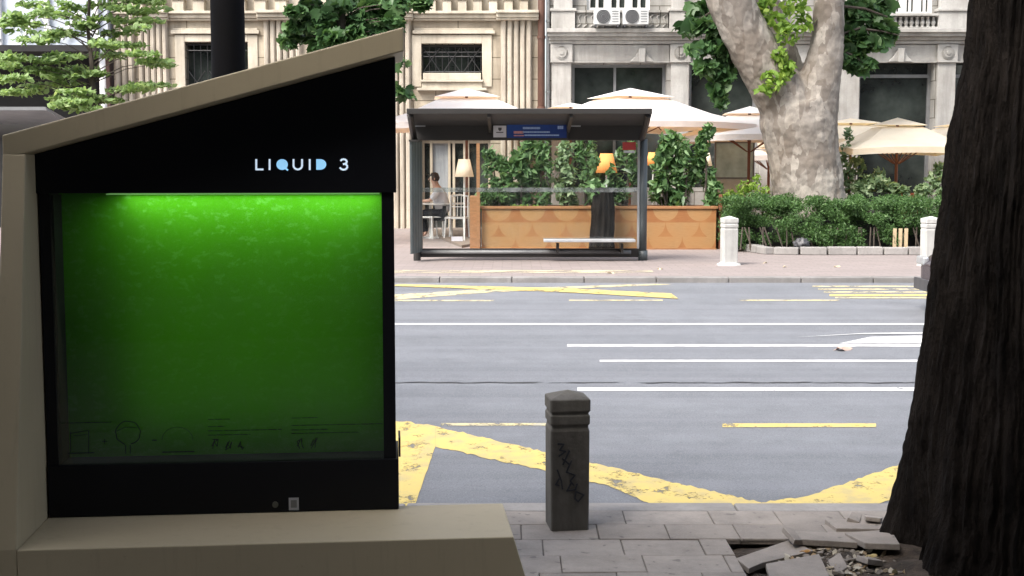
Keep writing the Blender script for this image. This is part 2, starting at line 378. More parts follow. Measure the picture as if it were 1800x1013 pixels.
def barkmat(name, a, b, c, sc_=4, st=(1,1,.5), bs=.5):
    m = N(name); vo = m.n('ShaderNodeTexVoronoi', feature='F1'); vo.inputs['Scale'].default_value = sc_*1.6; 
    vv = m.n('ShaderNodeVectorMath', operation='ADD'); no = m.n('ShaderNodeTexNoise'); no.inputs['Scale'].default_value = 5; co = m.coord(st)
    m.l(co, no.inputs['Vector']); sc2 = m.n('ShaderNodeVectorMath', operation='SCALE'); sc2.inputs['Scale'].default_value = .35
    m.l(no.outputs['Color'], sc2.inputs[0]); m.l(co, vv.inputs[0]); m.l(sc2.outputs[0], vv.inputs[1]); m.l(vv.outputs[0], vo.inputs['Vector'])
    x = m.ramp(vo.outputs['Color'], [(.0, a), (.36, b), (.58, c)]); m.t.nodes[-1].color_ramp.interpolation = 'CONSTANT'
    x = m.mix(m.ramp(m.noise(m.coord(), 3, 7, .7), [(.42, (0,0,0)), (.7, (.8,.8,.8))]), x, tuple(q*.55 for q in a))
    x = m.mix(m.ramp(m.noise(m.coord((1,1,1)), 1.1, 5, .6), [(.45, (0,0,0)), (.62, (.35,.35,.35))]), x, (a[0]*.8, a[1]*.68, a[2]*.55))
    m.col(x); m.set(Roughness=.85); m.bump(m.noise(m.coord(st), 14, 7, .7), bs, .03); return m.m
M['plane_bark'] = barkmat('plane_tree_bark', (.19,.165,.14), (.26,.235,.205), (.34,.31,.27))
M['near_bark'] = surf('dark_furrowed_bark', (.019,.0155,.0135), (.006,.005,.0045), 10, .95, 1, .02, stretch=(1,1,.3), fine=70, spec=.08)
M['bark'] = surf('brown_bark', (.10,.08,.065), (.06,.05,.04), 8, .9, .4, .01, stretch=(1,1,.3), fine=30)
M['leaf_plane'] = leafmat('plane_leaves', (.034,.080,.030), (.072,.155,.055), (.16,.27,.11), .35, .42)
M['leaf_young'] = leafmat('young_tree_leaves', (.15,.24,.09), (.28,.41,.17), (.44,.55,.29), .5)
M['leaf_lime'] = leafmat('lime_shoot_leaves', (.10,.20,.03), (.22,.36,.06), (.38,.50,.12), .45)
M['leaf_hedge'] = leafmat('hedge_leaves', (.036,.080,.026), (.080,.165,.050), (.17,.29,.11), .4)
M['leaf_laurel'] = leafmat('laurel_leaves', (.035,.085,.030), (.11,.21,.080), (.28,.42,.21), .4, .35)
M['leaf_pale'] = leafmat('pale_shrub_leaves', (.10,.17,.08), (.20,.29,.15), (.36,.44,.27), .35)
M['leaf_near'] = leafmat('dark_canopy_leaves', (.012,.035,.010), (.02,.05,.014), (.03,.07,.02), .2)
M['dryleaf'] = leafmat('dry_leaves', (.30,.20,.10), (.42,.38,.30), (.55,.50,.42), .15)
M['rubble'] = surf('rubble', (.26,.23,.20), (.09,.075,.06), 14, .8, .4)

# ------------------------------------------------------------------ ground, road, pavements, markings
def quad(name, x0, x1, y0, y1, z0, z1, mat, t=0):
    b = MB(); b.add([(x0,y0,z0),(x1,y0,z0),(x1,y1,z1),(x0,y1,z1)], [(0,1,2,3)])
    return tag(b.build(name, mat), kind='structure')
quad('ground', -400, 400, -300, 900, -.35, -.35, M['soil'])
quad('road', -60, 60, 7.90, 17.9, roadz(7.90), roadz(17.9), M['asphalt'])
b = MB()
for i in range(-40, 41):                               # kerb stones on the far side, one row
    x0 = i*1.0; b.box(x0+.006, x0+.994, 17.86, 18.06, .2, FP + .006)
tag(b.build('far_kerb', M['kerb_far'], bevel=.012), kind='structure')
quad('far_pavement', -60, 60, 18.05, 33.0, FP, FP, M['pave_far'])
b = MB(); b.box(-60, 60, 18.06, 18.09, .1, FP-.004); b.box(-60, 60, 17.88, 18.05, .1, FP-.02); tag(b.build('pavement_bed', M['joint']), kind='structure')
b = MB()
for i in range(-30, 31):
    x0 = i*1.02 + .36; g = rnd.uniform(-.004, .004)
    b.box(x0+.005, x0+1.015, 7.755, 7.945, -.3, 0+g)
tag(b.build('near_kerb', M['kerb'], bevel=.012), kind='structure')
# near pavement of real slabs with small level differences; the planting hole round the tree is left open
b = MB(); SL, SW = .40, .30
hole = [(1.36, 4.8), (1.36, 7.14), (4.4, 7.14), (4.4, 4.8)]
def inpoly(x, y, P):
    c = False; j = len(P)-1
    for i in range(len(P)):
        if (P[i][1] > y) != (P[j][1] > y) and x < (P[j][0]-P[i][0])*(y-P[i][1])/(P[j][1]-P[i][1])+P[i][0]: c = not c
        j = i
    return c
for r_ in range(-26, 12):
    y1 = 7.75 - (11-r_)*SW
    if y1 < -4: continue
    y0 = y1 - SW
    x0 = -9.0 + rnd.uniform(0, SL)
    while x0 < 9.5:
        w_ = rnd.choice((.36, .40, .40, .44, .52)); x1 = x0 + w_
        pit = y1 < 7.2 and y0 > 4.7
        if pit and x0 < 1.21 < x1: x1 = 1.21
        if not (pit and 1.2 < (x0+x1)/2 < 4.4) and x1-x0 > .05:
            cx, cy, hw = (x0+x1)/2, (y0+y1)/2, (x1-x0)/2
            Mx = Matrix.Translation((cx, cy, rnd.uniform(-.004,.003))) @ Matrix.Rotation(R(rnd.uniform(-.6,.6)), 4, 'X') @ Matrix.Rotation(R(rnd.uniform(-.5,.5)), 4, 'Y') @ Matrix.Rotation(R(rnd.uniform(-.5,.5)), 4, 'Z')
            b.box(-hw+.0025, hw-.0025, -SW/2+.0025, SW/2-.0025, -.035, 0, Mx, a=rnd.random()*.7+.15)
        x0 += w_
tag(b.build('near_pavement', M['pave_near'], bevel=.004, bseg=1), kind='structure')
quad('paving_bed', -30, 30, -12, 4.7, -.012, -.012, M['joint']); quad('paving_bed', -30, 1.20, 4.7, 7.15, -.012, -.012, M['joint']); quad('paving_bed', 4.4, 30, 4.7, 7.15, -.012, -.012, M['joint']); quad('paving_bed', -30, 30, 7.15, 7.76, -.012, -.012, M['joint'])

def strip(name, pts, mat, dz=.004, sub=1):
    if 'zigzag' in name or 'cross' in name:             # worn, uneven outline
        Q = []; rj = random.Random(name + str(pts[0])); amp = 1.6 if 'zigzag' in name else .25
        for (x0, y0), (x1, y1) in zip(pts, pts[1:]+pts[:1]):
            k = max(1, int(math.hypot(x1-x0, y1-y0)/7)); hid = (y0 > 892 and y1 > 892) or abs(x0-x1) < 1.5
            for i in range(k):
                f = i/k; j = 0 if (i == 0 or hid) else amp*rj.uniform(-1, 1); Q.append((x0+(x1-x0)*f, y0+(y1-y0)*f+j))
        pts = Q
    b = MB(); P = [rd(x, y, dz) for x, y in pts]; b.add(P, [tuple(range(len(P)))])
    return tag(b.build(name, mat), kind='structure')
def hline(name, xa, xb, y, wpx, mat, dz=.004):
    return strip(name, [(xa, y+wpx/2), (xb, y+wpx/2), (xb, y-wpx/2), (xa, y-wpx/2)], mat, dz)
hline('lane_line', -300, 2200, 570.5, 2.8, M['white'])
hline('lane_line', 997, 2300, 608, 4, M['white'])
hline('lane_line', 1054, 2300, 635, 3.4, M['white'])
hline('lane_line', 1015, 2300, 685, 6.2, M['white'])
strip('road_arrow_marking', [(1475,612.5-8),(1530,593),(1720,588),(1720,604.5)], M['white'], .004)
strip('road_arrow_marking', [(1395,594),(1500,589),(1720,586.5),(1720,584),(1520,587)], M['white'], .008)
hline('yellow_lane_dash', 775, 990, 747, 4.5, M['yellow_faint'])
hline('yellow_lane_dash', 1270, 1540, 748.5, 6.5, M['yellow'])
strip('yellow_zigzag_marking', [(560,720),(765.4,750),(765.4,786),(728,892.5),(560,892.5)], M['yellow'])
strip('yellow_zigzag_marking', [(765.6,750.2),(1338,884.5),(1345,892.5),(1158,892.5),(1060,852),(960,829),(765.6,786)], M['yellow'])
strip('yellow_zigzag_marking', [(1339,884.5),(1420,873),(1590,815),(1760,745),(1760,800),(1530,892.5),(1345,892.5)], M['yellow'])
strip('yellow_cross_marking', [(660,521),(850,509),(1150,499.5),(1180,500.5),(870,514),(660,530)], M['yellow_faint'])
strip('yellow_cross_marking', [(700,500.5),(1000,508),(1180,517),(1192,526),(1000,515),(690,503.5)], M['yellow'], .008)
hline('yellow_edge_dash', 640, 868, 529, 2.2, M['yellow_faint'])
hline('yellow_edge_dash', 1000, 1165, 528.5, 2, M['yellow_faint'])
hline('yellow_edge_dash', 1300, 1475, 528.5, 2, M['yellow_faint'])
for i, y in enumerate((504, 509, 514, 519.5, 524)):
    hline('yellow_bus_bay_line', 1428+i*10, 1760, y, 2.2 if i != 3 else 3.6, M['yellow_faint'] if i != 3 else M['yellow'])
m = N('tar'); m.col((.035,.035,.037)); m.set(Roughness=.6); nn = m.ramp(m.noise(m.coord((.8,6,1)), 3, 8, .7), [(.44,(0,0,0)),(.54,(1,1,1))])
t_ = m.n('ShaderNodeBsdfTransparent'); ms = m.n('ShaderNodeMixShader'); m.l(nn, ms.inputs[0]); m.l(t_.outputs[0], ms.inputs[1]); m.l(m.p.outputs[0], ms.inputs[2]); m.l(ms.outputs[0], m.out.inputs[0])
b = MB(); P = [rd(680+i*12, 673.5+noise.noise(Vector((i*.3,0,0)))*1.6, .0055) for i in range(110)]; vs = []
for i, p in enumerate(P): ww = .018+.012*noise.noise(Vector((i*.21,5,0))); vs += [p+Vector((0,-ww,-ww*.0566)), p+Vector((0,ww,ww*.0566))]
b.add(vs, [(2*i,2*i+2,2*i+3,2*i+1) for i in range(len(P)-1)]); tag(b.build('asphalt_seam', m.m), kind='structure')
# pale tactile strip on the far pavement by the shelter
b = MB()
A0, A1 = gr(560, 480.5, FP), gr(1145, 475.5, FP); b.add([(A0.x,A0.y,FP+.004),(A1.x,A0.y,FP+.004),(A1.x,A1.y,FP+.004),(A0.x,A1.y,FP+.004)], [(0,1,2,3)])
tag(b.build('pale_yellow_platform_line', paint('pale_yellow', (.50,.45,.31), .50, (.40,.35,.28), .08, (.4,1,1))), kind='structure')

# ------------------------------------------------------------------ leaves
LEAF = {
 'oval': [(0,0),(.22,.25),(.25,.55),(0,1),(-.25,.55),(-.22,.25)],
 'lance': [(0,0),(.15,.3),(.13,.6),(0,1),(-.13,.6),(-.15,.3)],
 'plane': [(0,0),(.30,.05),(.55,.30),(.34,.42),(.40,.75),(.15,.68),(0,1.0),(-.15,.68),(-.40,.75),(-.34,.42),(-.55,.30),(-.30,.05)]}
def leaves(name, centers, n, size, shape, mat, parent, seed=1, spread=None, up=.9, tilt=.6, w=True, dirs=None, kind=None):
    """centers: list of (x,y,z, rx,ry,rz); n leaves per unit weight; each leaf its own face pair"""
    rng = np.random.default_rng(seed); prof = np.array(LEAF[shape]); k = len(prof)
    C = []
    for c in centers:
        m_ = max(1, int(n*(c[6] if len(c) > 6 else 1)))
        d = rng.normal(size=(m_,3)); d /= np.linalg.norm(d, axis=1)[:,None]; rad = rng.random(m_)**.45
        p = d*rad[:,None]*np.array(c[3:6])+np.array(c[:3]); C.append(p)
    P = np.vstack(C); m_ = len(P)
    nrm = rng.normal(size=(m_,3))*tilt + np.array([0,-.25,up]); nrm /= np.linalg.norm(nrm, axis=1)[:,None]
    t = rng.normal(size=(m_,3)) + np.array([0,0,-.35]); t -= nrm*(t*nrm).sum(1)[:,None]; t /= np.linalg.norm(t, axis=1)[:,None]
    s = np.cross(nrm, t); sz = size*(.6+.8*rng.random(m_))
    V = np.empty((m_, k, 3))
    for i, (a, b_) in enumerate(prof):
        curl = -abs(a)*.35 - b_*b_*.18
        V[:, i] = P + sz[:,None]*(s*a + t*(b_-.4) + nrm*curl)
    V = V.reshape(-1, 3)
    if w and parent is not None: V = V - np.array(parent.location)
    h = k//2; base = np.arange(m_)[:,None]*k
    f1 = base + np.arange(0, h+1); f2 = base + np.concatenate((np.arange(h, k), [0]))
    idx = np.concatenate((f1, f2), axis=1).ravel().astype(np.int32)
    tot = np.tile(np.array([h+1, k-h+1]), m_).astype(np.int32); st = np.concatenate(([0], np.cumsum(tot)[:-1])).astype(np.int32)
    me = bpy.data.meshes.new(name); me.vertices.add(len(V)); me.vertices.foreach_set('co', V.ravel())
    me.loops.add(len(idx)); me.loops.foreach_set('vertex_index', idx); me.polygons.add(len(tot))
    me.polygons.foreach_set('loop_start', st); me.polygons.foreach_set('loop_total', tot)
    me.update(calc_edges=True)
    at_ = me.attributes.new('v', 'FLOAT', 'POINT'); at_.data.foreach_set('value', np.repeat(np.clip(rng.normal(.45,.25,m_),0,1), k).astype(np.float32))
    me.materials.append(mat); o = bpy.data.objects.new(name, me); COL.objects.link(o)
    if parent is not None: o.parent = parent
    if kind: o['kind'] = kind
    return o

# ------------------------------------------------------------------ algae tank with bench and roof
PL = gr(87, 910, .45); PR = gr(697, 895, .45)
U = (PR-PL); TW = U.length; yaw = math.atan2(U.y, U.x)
tank = thing('algae_tank_bench', 'black tank of glowing green liquid set in a beige frame with bench and slanted roof', 'bioreactor', (PL.x, PL.y, 0), yaw)
# local axes: x along the face, y away from the camera, z up
Rz = Matrix.Rotation(-yaw, 4, 'Z')
def loc2(p): q = Rz @ (p - Vector((PL.x, PL.y, 0))); return q
def tl(px, py, v=0.0):
    """point of the plane y=v (local) seen at a pixel, in local coordinates"""
    d = ray(px, py); n_ = Vector((-math.sin(yaw), math.cos(yaw), 0)); o = Vector((PL.x, PL.y, 0)) + n_*v
    t = (o - Vector((0,0,CZ))).dot(n_)/d.dot(n_)
    return loc2(Vector((0,0,CZ)) + d*t)
vf = -.52; vt = -.16                                     # front plane at bench level and at roof level
a = tl(65, 268, 0); c = tl(688, 97, 0); gt = tl(78, 340, 0).z; gb = tl(82, 820, 0).z; gr_b = tl(692, 806, 0).z
rt0 = tl(5, 240, vt); rt1 = tl(710, 53, vt); rb0 = tl(45, 270, vt); rb1 = tl(710, 90, vt)
slope = (rb1.z-rb0.z)/(rb1.x-rb0.x)
def roofz(x): return rb0.z + (x-rb0.x)*slope
th = .108
xl = rb0.x; xo = xl - .10                                # inner and outer face of the left column
DP = .42; LD = .17                                                 # back of the box
b = MB(); x1 = rb1.x
b.prism([(xo, roofz(xo)), (x1, roofz(x1)), (x1, roofz(x1)+th), (xo, roofz(xo)+th)], vt, DP+.04, lambda a_, b_, c_: (a_, c_, b_))
b.build('roof', M['beige'], tank, bevel=.006)
b = MB()   # column, its front leaning out towards the bench
bx0 = tl(30, 968, vf).x
b.prism([(vf, 0), (vf, .451), (vt, roofz(xl)-.002), (DP, roofz(xl)-.002), (DP, 0)], xo, xl, lambda a_, b_, c_: (c_ if c_ != xl or a_ > 9 else xl, a_, b_))
b.build('column', M['beige'], tank, bevel=.006)
br = tl(903, 953, vf).x
b = MB(); b.prism([(xl+.001, .45), (br, .45), (br+.13, 0), (br+.01, 0), (br-.05, .26), (xl+.001, .26)], vf, .06, lambda a_, b_, c_: (a_, c_, b_))
bench = b.build('bench', M['beige'], tank, bevel=.006)
b = MB(); b.box(xl+.001, TW+.05, vf+.004, DP-.01, .02, .255); b.build('plinth', M['beige'], tank, bevel=.004)
b = MB(); b.box(xl+.002, TW+.0, .062, DP, .33, .448); b.build('rear_deck', M['beige'], tank)
# black box
X0 = 0.002; X1 = TW
b = MB(); b.prism([(a.x-.012, gt), (X1+.012, gt), (X1+.012, roofz(X1+.012)-.003), (a.x-.012, roofz(a.x-.012)-.003)], -.012, DP-.01, lambda a_, b_, c_: (a_, c_, b_))
b.build('header_panel', M['black'], tank, bevel=.004)
b = MB(); b.prism([(X0, .452), (X1+.012, .452), (X1+.012, gr_b), (X0, gr_b)], -.012, DP-.01, lambda a_, b_, c_: (a_, c_, b_))
b.build('base_panel', M['black'], tank, bevel=.004)
gx0 = tl(92, 500, 0).x; gx1 = tl(672, 500, 0).x
b = MB(); b.box(X0, gx0, 0, DP-.02, gr_b-.001, gt+.001); b.box(gx1, X1, 0, DP-.02, gr_b-.001, gt+.001); b.split('side_frame', M['black'], tank)
b = MB(); b.box(gx0+.001, gx0+.012, .02, LD-.001, gr_b+.002, gt-.009); b.build('side_baffle', M['black'], tank)
b = MB(); b.box(gx0, gx1, .335, .36, gr_b, gt-.001); b.build('back_wall', M['inner'], tank)
b = MB(); b.add([(gx0-.001,LD,gr_b),(gx1+.001,LD,gr_b),(gx1+.001,LD,gt),(gx0-.001,LD,gt)], [(0,1,2,3)]); 
b.build('algae_liquid', M['algae'], tank)
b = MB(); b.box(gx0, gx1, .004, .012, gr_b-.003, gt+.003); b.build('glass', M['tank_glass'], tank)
b = MB(); b.box(gx0+.25, gx1-.01, .02, LD-.02, gt-.008, gt-.003)
b.build('lamp_strip', M['strip'], tank)
ld = bpy.data.lights.new('tank_light', 'AREA'); ld.shape = 'RECTANGLE'; ld.size = gx1-gx0-.32; ld.size_y = LD-.04; ld.energy = 1.7; ld.color = (.85, 1, .7)
lo = bpy.data.objects.new('tank_light', ld); COL.objects.link(lo); lo.parent = tank; lo.location = ((gx0+gx1)/2+.15, LD/2, gt-.010)
ld2 = bpy.data.lights.new('tank_back_light', 'AREA'); ld2.shape = 'RECTANGLE'; ld2.size = gx1-gx0-.32; ld2.size_y = (gt-gr_b)*.86; ld2.energy = .42; ld2.color = (.9, 1, .7)
lo2 = bpy.data.objects.new('tank_back_light', ld2); COL.objects.link(lo2); lo2.parent = tank; lo2.location = ((gx0+gx1)/2+.14, .325, (gt+gr_b)/2+.06); lo2.rotation_euler = (-math.pi/2, 0, 0)
# lettering
def face_pt(px, py): q = tl(px, py, -.0125); return q.x, q.z
def stroke(b, pts, wd, v0=-.0165, v1=-.012):
    for (p, q) in zip(pts[:-1], pts[1:]):
        d = Vector((q[0]-p[0], q[1]-p[1])); d.normalize(); n_ = Vector((-d.y, d.x))*wd/2; e = d*wd*.35
        P = [(p[0]-e.x+n_.x, p[1]-e.y+n_.y), (p[0]-e.x-n_.x, p[1]-e.y-n_.y), (q[0]+e.x-n_.x, q[1]+e.y-n_.y), (q[0]+e.x+n_.x, q[1]+e.y+n_.y)]
        b.prism(P, v0, v1, lambda a_, b_, c_: (a_, c_, b_))
def pxs(lst): return [face_pt(x, y) for x, y in lst]
wd = .0085
for pts in ([(450.5,281),(450.5,298),(462,298)], [(474,281),(474,298)], [(516,281),(516,291)]+[(523.5+7.5*math.cos(t), 291+7*math.sin(t)) for t in [math.pi-math.pi*i/8 for i in range(9)]]+[(531,281)],
            [(544.5,281),(544.5,298)],
            [(604+5.5*math.cos(t), 284.5-4.3*math.sin(t)) for t in [R(150-240*i/8) for i in range(9)]]+[(604+6.5*math.cos(t), 293.3-5.2*math.sin(t)) for t in [R(75-230*i/8) for i in range(9)]]):
    b = MB(); P = pxs(pts)
    b2 = []
    for i, p in enumerate(P):
        if i == 0 or (Vector(p)-Vector(b2[-1])).length > .0004: b2.append(p)
    # front faces nudged so overlapping strokes never share a plane
    for i in range(len(b2)-1): stroke(b, b2[i:i+2], wd, -.0165-.00005*i)
    b.build('letter', M['letters'], tank)
b = MB(); b.prism(pxs([(496+10*math.cos(2*math.pi*i/24), 289.5+9.5*math.sin(2*math.pi*i/24)) for i in range(24)]), -.0165, -.012, lambda a_, b_, c_: (a_, c_, b_))
stroke(b, pxs([(499,294),(505.5,299)]), .008, -.0169); b.build('letter', M['letters_b'], tank)
b = MB(); b.prism(pxs([(556,280),(562,280)]+[(563+10.5*math.cos(t), 289.3-9.3*math.sin(t)) for t in [R(90-180*i/12) for i in range(13)]]+[(556,298.6)]), -.0165, -.012, lambda a_, b_, c_: (a_, c_, b_)); b.build('letter', M['letters_b'], tank)
# faint printed graphics on the glass
def gp(px, py): q = tl(px, py, .003); return q.x, q.z
def pstroke(b, pts, wd): 
    P = [gp(*p) for p in pts]
    for i in range(len(P)-1): stroke(b, P[i:i+2], wd, .0022-.00002*(i % 7), .0036)
b = MB()
pstroke(b, [(221,783),(221,797)], .0035); pstroke(b, [(229,783),(229,797)], .0035)
pstroke(b, [(225+(21.5+.7*math.sin(9*t))*math.cos(t), 761-(20.5+.7*math.sin(7*t+1))*math.sin(t)) for t in [R(-75+330*i/36) for i in range(37)]], .0045)
pstroke(b, [(205,758),(220,751),(240,752)], .003)
b.build('printed_tree', M['print'], tank)
b = MB(); pstroke(b, [(287+27*1*math.cos(t)+25, 773-22*math.sin(t)) for t in [R(180*i/20) for i in range(21)]], .002); pstroke(b, [(286,795),(341,794)], .006)
pstroke(b, [(124,760),(124,795)], .003); pstroke(b, [(156,757),(156,795)], .003); pstroke(b, [(120,797),(165,796)], .004); pstroke(b, [(124,762),(154,757)], .003); pstroke(b, [(130,766),(152,764)], .002)
pstroke(b, [(184,772),(184,780)], .003); pstroke(b, [(180,776),(188,776)], .003); pstroke(b, [(268,774),(275,774)], .005)
for (xa, xb, y) in ((105,195,744),(366,404,737.5),(366,394,750),(366,495,757.5),(366,440,765),(513,558,735),(513,672,748),(513,575,756),(513,632,762)):
    x = xa
    while x < xb:
        x2 = min(xb, x+rnd.uniform(5, 16)); yy = y-(x-xa)*.02; pstroke(b, [(x, yy), (x2, yy)], rnd.uniform(.0028,.0045)); x = x2+rnd.uniform(1.5, 3)
for (x, y) in ((377,780),(401,783),(423,782),(527,780),(551,779)):
    r7 = random.Random(x); pstroke(b, [(x+r7.uniform(-7,7), y+r7.uniform(-9,9)) for _ in range(7)], .004)
    pstroke(b, [(x,y-5),(x-4,y+4)], .006)
b.split('printed_text', M['print'], tank, eps=.03)
p = face_pt(516.5, 886)
b = MB(); b.box(p[0]-.0235, p[0]+.0235, -.0145, -.012, p[1]-.03, p[1]+.03); st_ = b.build('sticker', M['sticker'], tank)
b = MB(); b.box(p[0]-.014, p[0]+.014, -.0153, -.0146, p[1]-.018, p[1]+.019); b.build('sticker_print', M['grey_mid'], st_)
p = face_pt(484, 887)
b = MB(); b.prism([(p[0]+.014*math.cos(t*.5236), p[1]+.015*math.sin(t*.5236)) for t in range(12)], -.02, -.012, lambda a_, b_, c_: (a_, c_, b_)); b.build('lock', M['lock'], tank)
b = MB(); b.box(X1+.0125, X1+.022, .02, .20, tl(690,805,0).z, tl(690,772,0).z); b.build('side_latch', M['black'], tank)

# ------------------------------------------------------------------ dark pole behind the tank
pb = at(397, 60, 7.0); pt_ = thing('lamp_post', 'smooth black round post rising behind the slanted beige roof', 'lamp post', (pb.x, 7.05, 0))
b = MB(); b.lathe([(.16,0),(.16,.35),(.12,.42),(.094,.6),(.090,3),(.080,7.5)], n=28); b.build('shaft', M['pole'], pt_, smooth=True)
b = MB(); b.tube([(0,0,7.4),(.1,.9,7.7),(.2,2.0,7.75)], .045); b.build('arm', M['pole'], pt_)
b = MB(); b.box(.05,.35,1.9,2.5,7.66,7.78); b.build('lamp_head', M['pole'], pt_, bevel=.03)

# ------------------------------------------------------------------ bollards
def bollard(name, label, pos, rz, h, wd, mat, group, foot):
    t = thing(name, label, 'bollard', pos, rz, group); r = wd/2
    b = MB(); k = h
    prof = [(r*.965,0),(r*.975,h*.20),(r*.985,h*.72),(r*.93,h*.745),(r*.93,h*.76),(r,h*.775),(r,h*.80),(r*1.0,h*.83),(r*.94,h*.842),(r*.94,h*.852),(r*1.02,h*.868),(r*1.02,h*.945),(r*.98,h*.952),(r*.02,h*1.0)]
    # square section with chamfered corners
    vs = []; fs = []; n_ = 8
    for rr, z in prof:
        cmf = rr*.07
        for (x, y) in ((rr-cmf,-rr),(rr,-rr+cmf),(rr,rr-cmf),(rr-cmf,rr),(-rr+cmf,rr),(-rr,rr-cmf),(-rr,-rr+cmf),(-rr+cmf,-rr)): vs.append((x,y,z))
    for i in range(len(prof)-1):
        for q in range(n_): fs.append((i*n_+q, i*n_+(q+1) % n_, (i+1)*n_+(q+1) % n_, (i+1)*n_+q))
    fs += [tuple(range(n_))[::-1], tuple(range((len(prof)-1)*n_, len(prof)*n_))]
    b.add(vs, fs); b.build('post', mat, t)
    if foot: b = MB(); b.lathe([(r*1.7,0),(r*1.6,.02),(r*1.1,.045)], n=16); b.build('foot', mat, t)
    return t
nb = gr(998, 934, 0); nb.y += .12
nw = .228
near_b = bollard('bollard', 'dark weathered square concrete bollard with black graffiti on the near pavement', nb, R(7), .805, nw, M['bollard_dark'], None, False)
b = MB()
def bp(px, py): return ((px-998)*.00328, (934-py)*.00325-.005)
def gstroke(pts, wd=.006):
    P = [bp(*p) for p in pts]
    for i in range(len(P)-1): stroke(b, P[i:i+2], wd, -nw/2-.0012-.0001*(i % 5), -nw/2+.004)
for pts in ([(976,775),(986,776),(979,786),(989,789),(978,797)], [(984,802),(996,812)], [(996,788),(985,812)], [(1000,806),(991,826),(1006,832),(998,842),(1004,850)], [(975,822),(982,842),(984,856)], [(978,838),(972,848),(978,850)], [(1000,845),(992,860),(1007,858),(1010,848)], [(1008,862),(1022,868),(1012,880),(1006,874),(1008,862)]):
    gstroke(pts, .0095)
b.build('graffiti', M['ink'], near_b)
fb1 = gr(1281, 466, FP); fb2 = gr(1634, 467, FP)
bollard('bollard', 'white bollard standing left of the hedge, near the shelter', fb1, R(8), .765, .225, M['bollard_white'], 'white bollards on the far pavement', True)
bollard('bollard', 'white bollard in front of the right end of the hedge, beside the dark trunk', fb2, R(6), .765, .235, M['bollard_white'], 'white bollards on the far pavement', True)

# ------------------------------------------------------------------ bus shelter
SD = 21.2                                               # depth of its rear wall
sl = at(727, 457, SD); sr = at(1133, 457, SD); SXL, SXR = sl.x, sr.x; cxm = (SXL+SXR)/2
sh = thing('bus_shelter', 'dark grey bus shelter with glass back wall, seat rail and blue stop sign', 'bus shelter', (cxm, SD, FP))
def sx_(px, D=SD): return at(px, 300, D).x - cxm
def sz_(py, D=SD): return at(900, py, D).z - FP
zf = sz_(195, 20.0); zb = sz_(221, SD-.05)
fx0, fx1 = at(717, 200, 20.0).x-cxm, at(1144, 200, 20.0).x-cxm
bx0_, bx1_ = sx_(729), sx_(1131)
b = MB(); b.add([(fx0,20.0-SD,zf-.035),(fx1,20.0-SD,zf-.035),(bx1_,-.05,zb),(bx0_,-.05,zb),(fx0,20.0-SD,zf+.0),(fx1,20.0-SD,zf+.0),(bx1_,-.05,zb+.09),(bx0_,-.05,zb+.09)], [(0,1,2,3),(4,5,6,7),(0,1,5,4),(1,2,6,5),(2,3,7,6),(3,0,4,7)])
b.build('roof', M['roofunder'], sh)
b = MB(); b.box(fx0-.02, fx1+.02, 20.0-SD-.03, 20.0-SD, zf-.05, zf+.035); b.build('roof_edge', M['shelter'], sh, bevel=.008)
b = MB()
for px in (862, 998):
    xx = sx_(px); b.add([(xx-.025,20.0-SD+.01,zf-.04),(xx+.025,20.0-SD+.01,zf-.04),(xx+.025,-.06,zb-.01),(xx-.025,-.06,zb-.01),(xx-.025,20.0-SD+.01,zf-.10),(xx+.025,20.0-SD+.01,zf-.10),(xx+.025,-.06,zb-.12),(xx-.025,-.06,zb-.12)], [(0,1,2,3),(4,5,6,7),(0,1,5,4),(1,2,6,5),(2,3,7,6),(3,0,4,7)])
b.split('roof_rib', M['shelter'], sh)
zf0 = sz_(247); b = MB(); b.box(bx0_, bx1_, -.045, .03, zf0, zb+.02); b.build('fascia', M['shelter'], sh, bevel=.01)
b = MB()
for px in (738, 980, 1009): xx = sx_(px); b.box(xx-.10, xx+.10, -.10, -.075, zb-.018, zb-.0); 
b.split('roof_light', M['alu'], sh)
# posts
b = MB(); b.tube([(sx_(1131),-.03,0),(sx_(1131),-.03,zf0+.02)], .062, 16); b.tube([(sx_(1131),-.03,0),(sx_(1131),-.03,.16)], .078, 16); b.build('post', M['shelter_post'], sh, smooth=True)
b = MB(); b.box(sx_(1124)-.03, sx_(1124)+.01, -.02,.02, .1, zf0); b.build('post', M['alu'], sh)
pl0, pl1 = at(716,300,20.15).x-cxm, sx_(739)
b = MB(); k=8
vs=[];
for i in range(k+1):
    t = i/k; y = (20.15-SD)*(1-t)*.55; x = pl0*(1-t)+pl1*t; off = .012*(i % 2)
    vs += [(x+off, y, .14), (x+off, y, sz_(250)), (x+off+.03, y+.02, .14), (x+off+.03, y+.02, sz_(250))]
b.add(vs, [(4*i,4*i+4,4*i+5,4*i+1) for i in range(k)]+[(4*i+2,4*i+6,4*i+7,4*i+3) for i in range(k)]+[(0,1,3,2),(4*k,4*k+1,4*k+3,4*k+2)]+[(4*i+1,4*i+5,4*i+7,4*i+3) for i in range(k)])
b.build('side_panel', M['shelter_panel'], sh)
b = MB(); b.tube([(sx_(733),-.1,0),(sx_(733),-.1,.2)], .06, 12); b.box(pl0-.01, pl1+.03, (20.15-SD)*.57, .02, zf0-.03, zf0+.0); b.tube([(bx0_,-.03,zf0),(fx0+.03,20.05-SD,zf-.06)], .05, 8); b.build('post', M['shelter'], sh)
b = MB(); b.tube([(bx1_-.03,-.03,zf0+.02),(fx1-.03,20.05-SD,zf-.06)], .05, 8); b.build('roof_bracket', M['shelter'], sh)
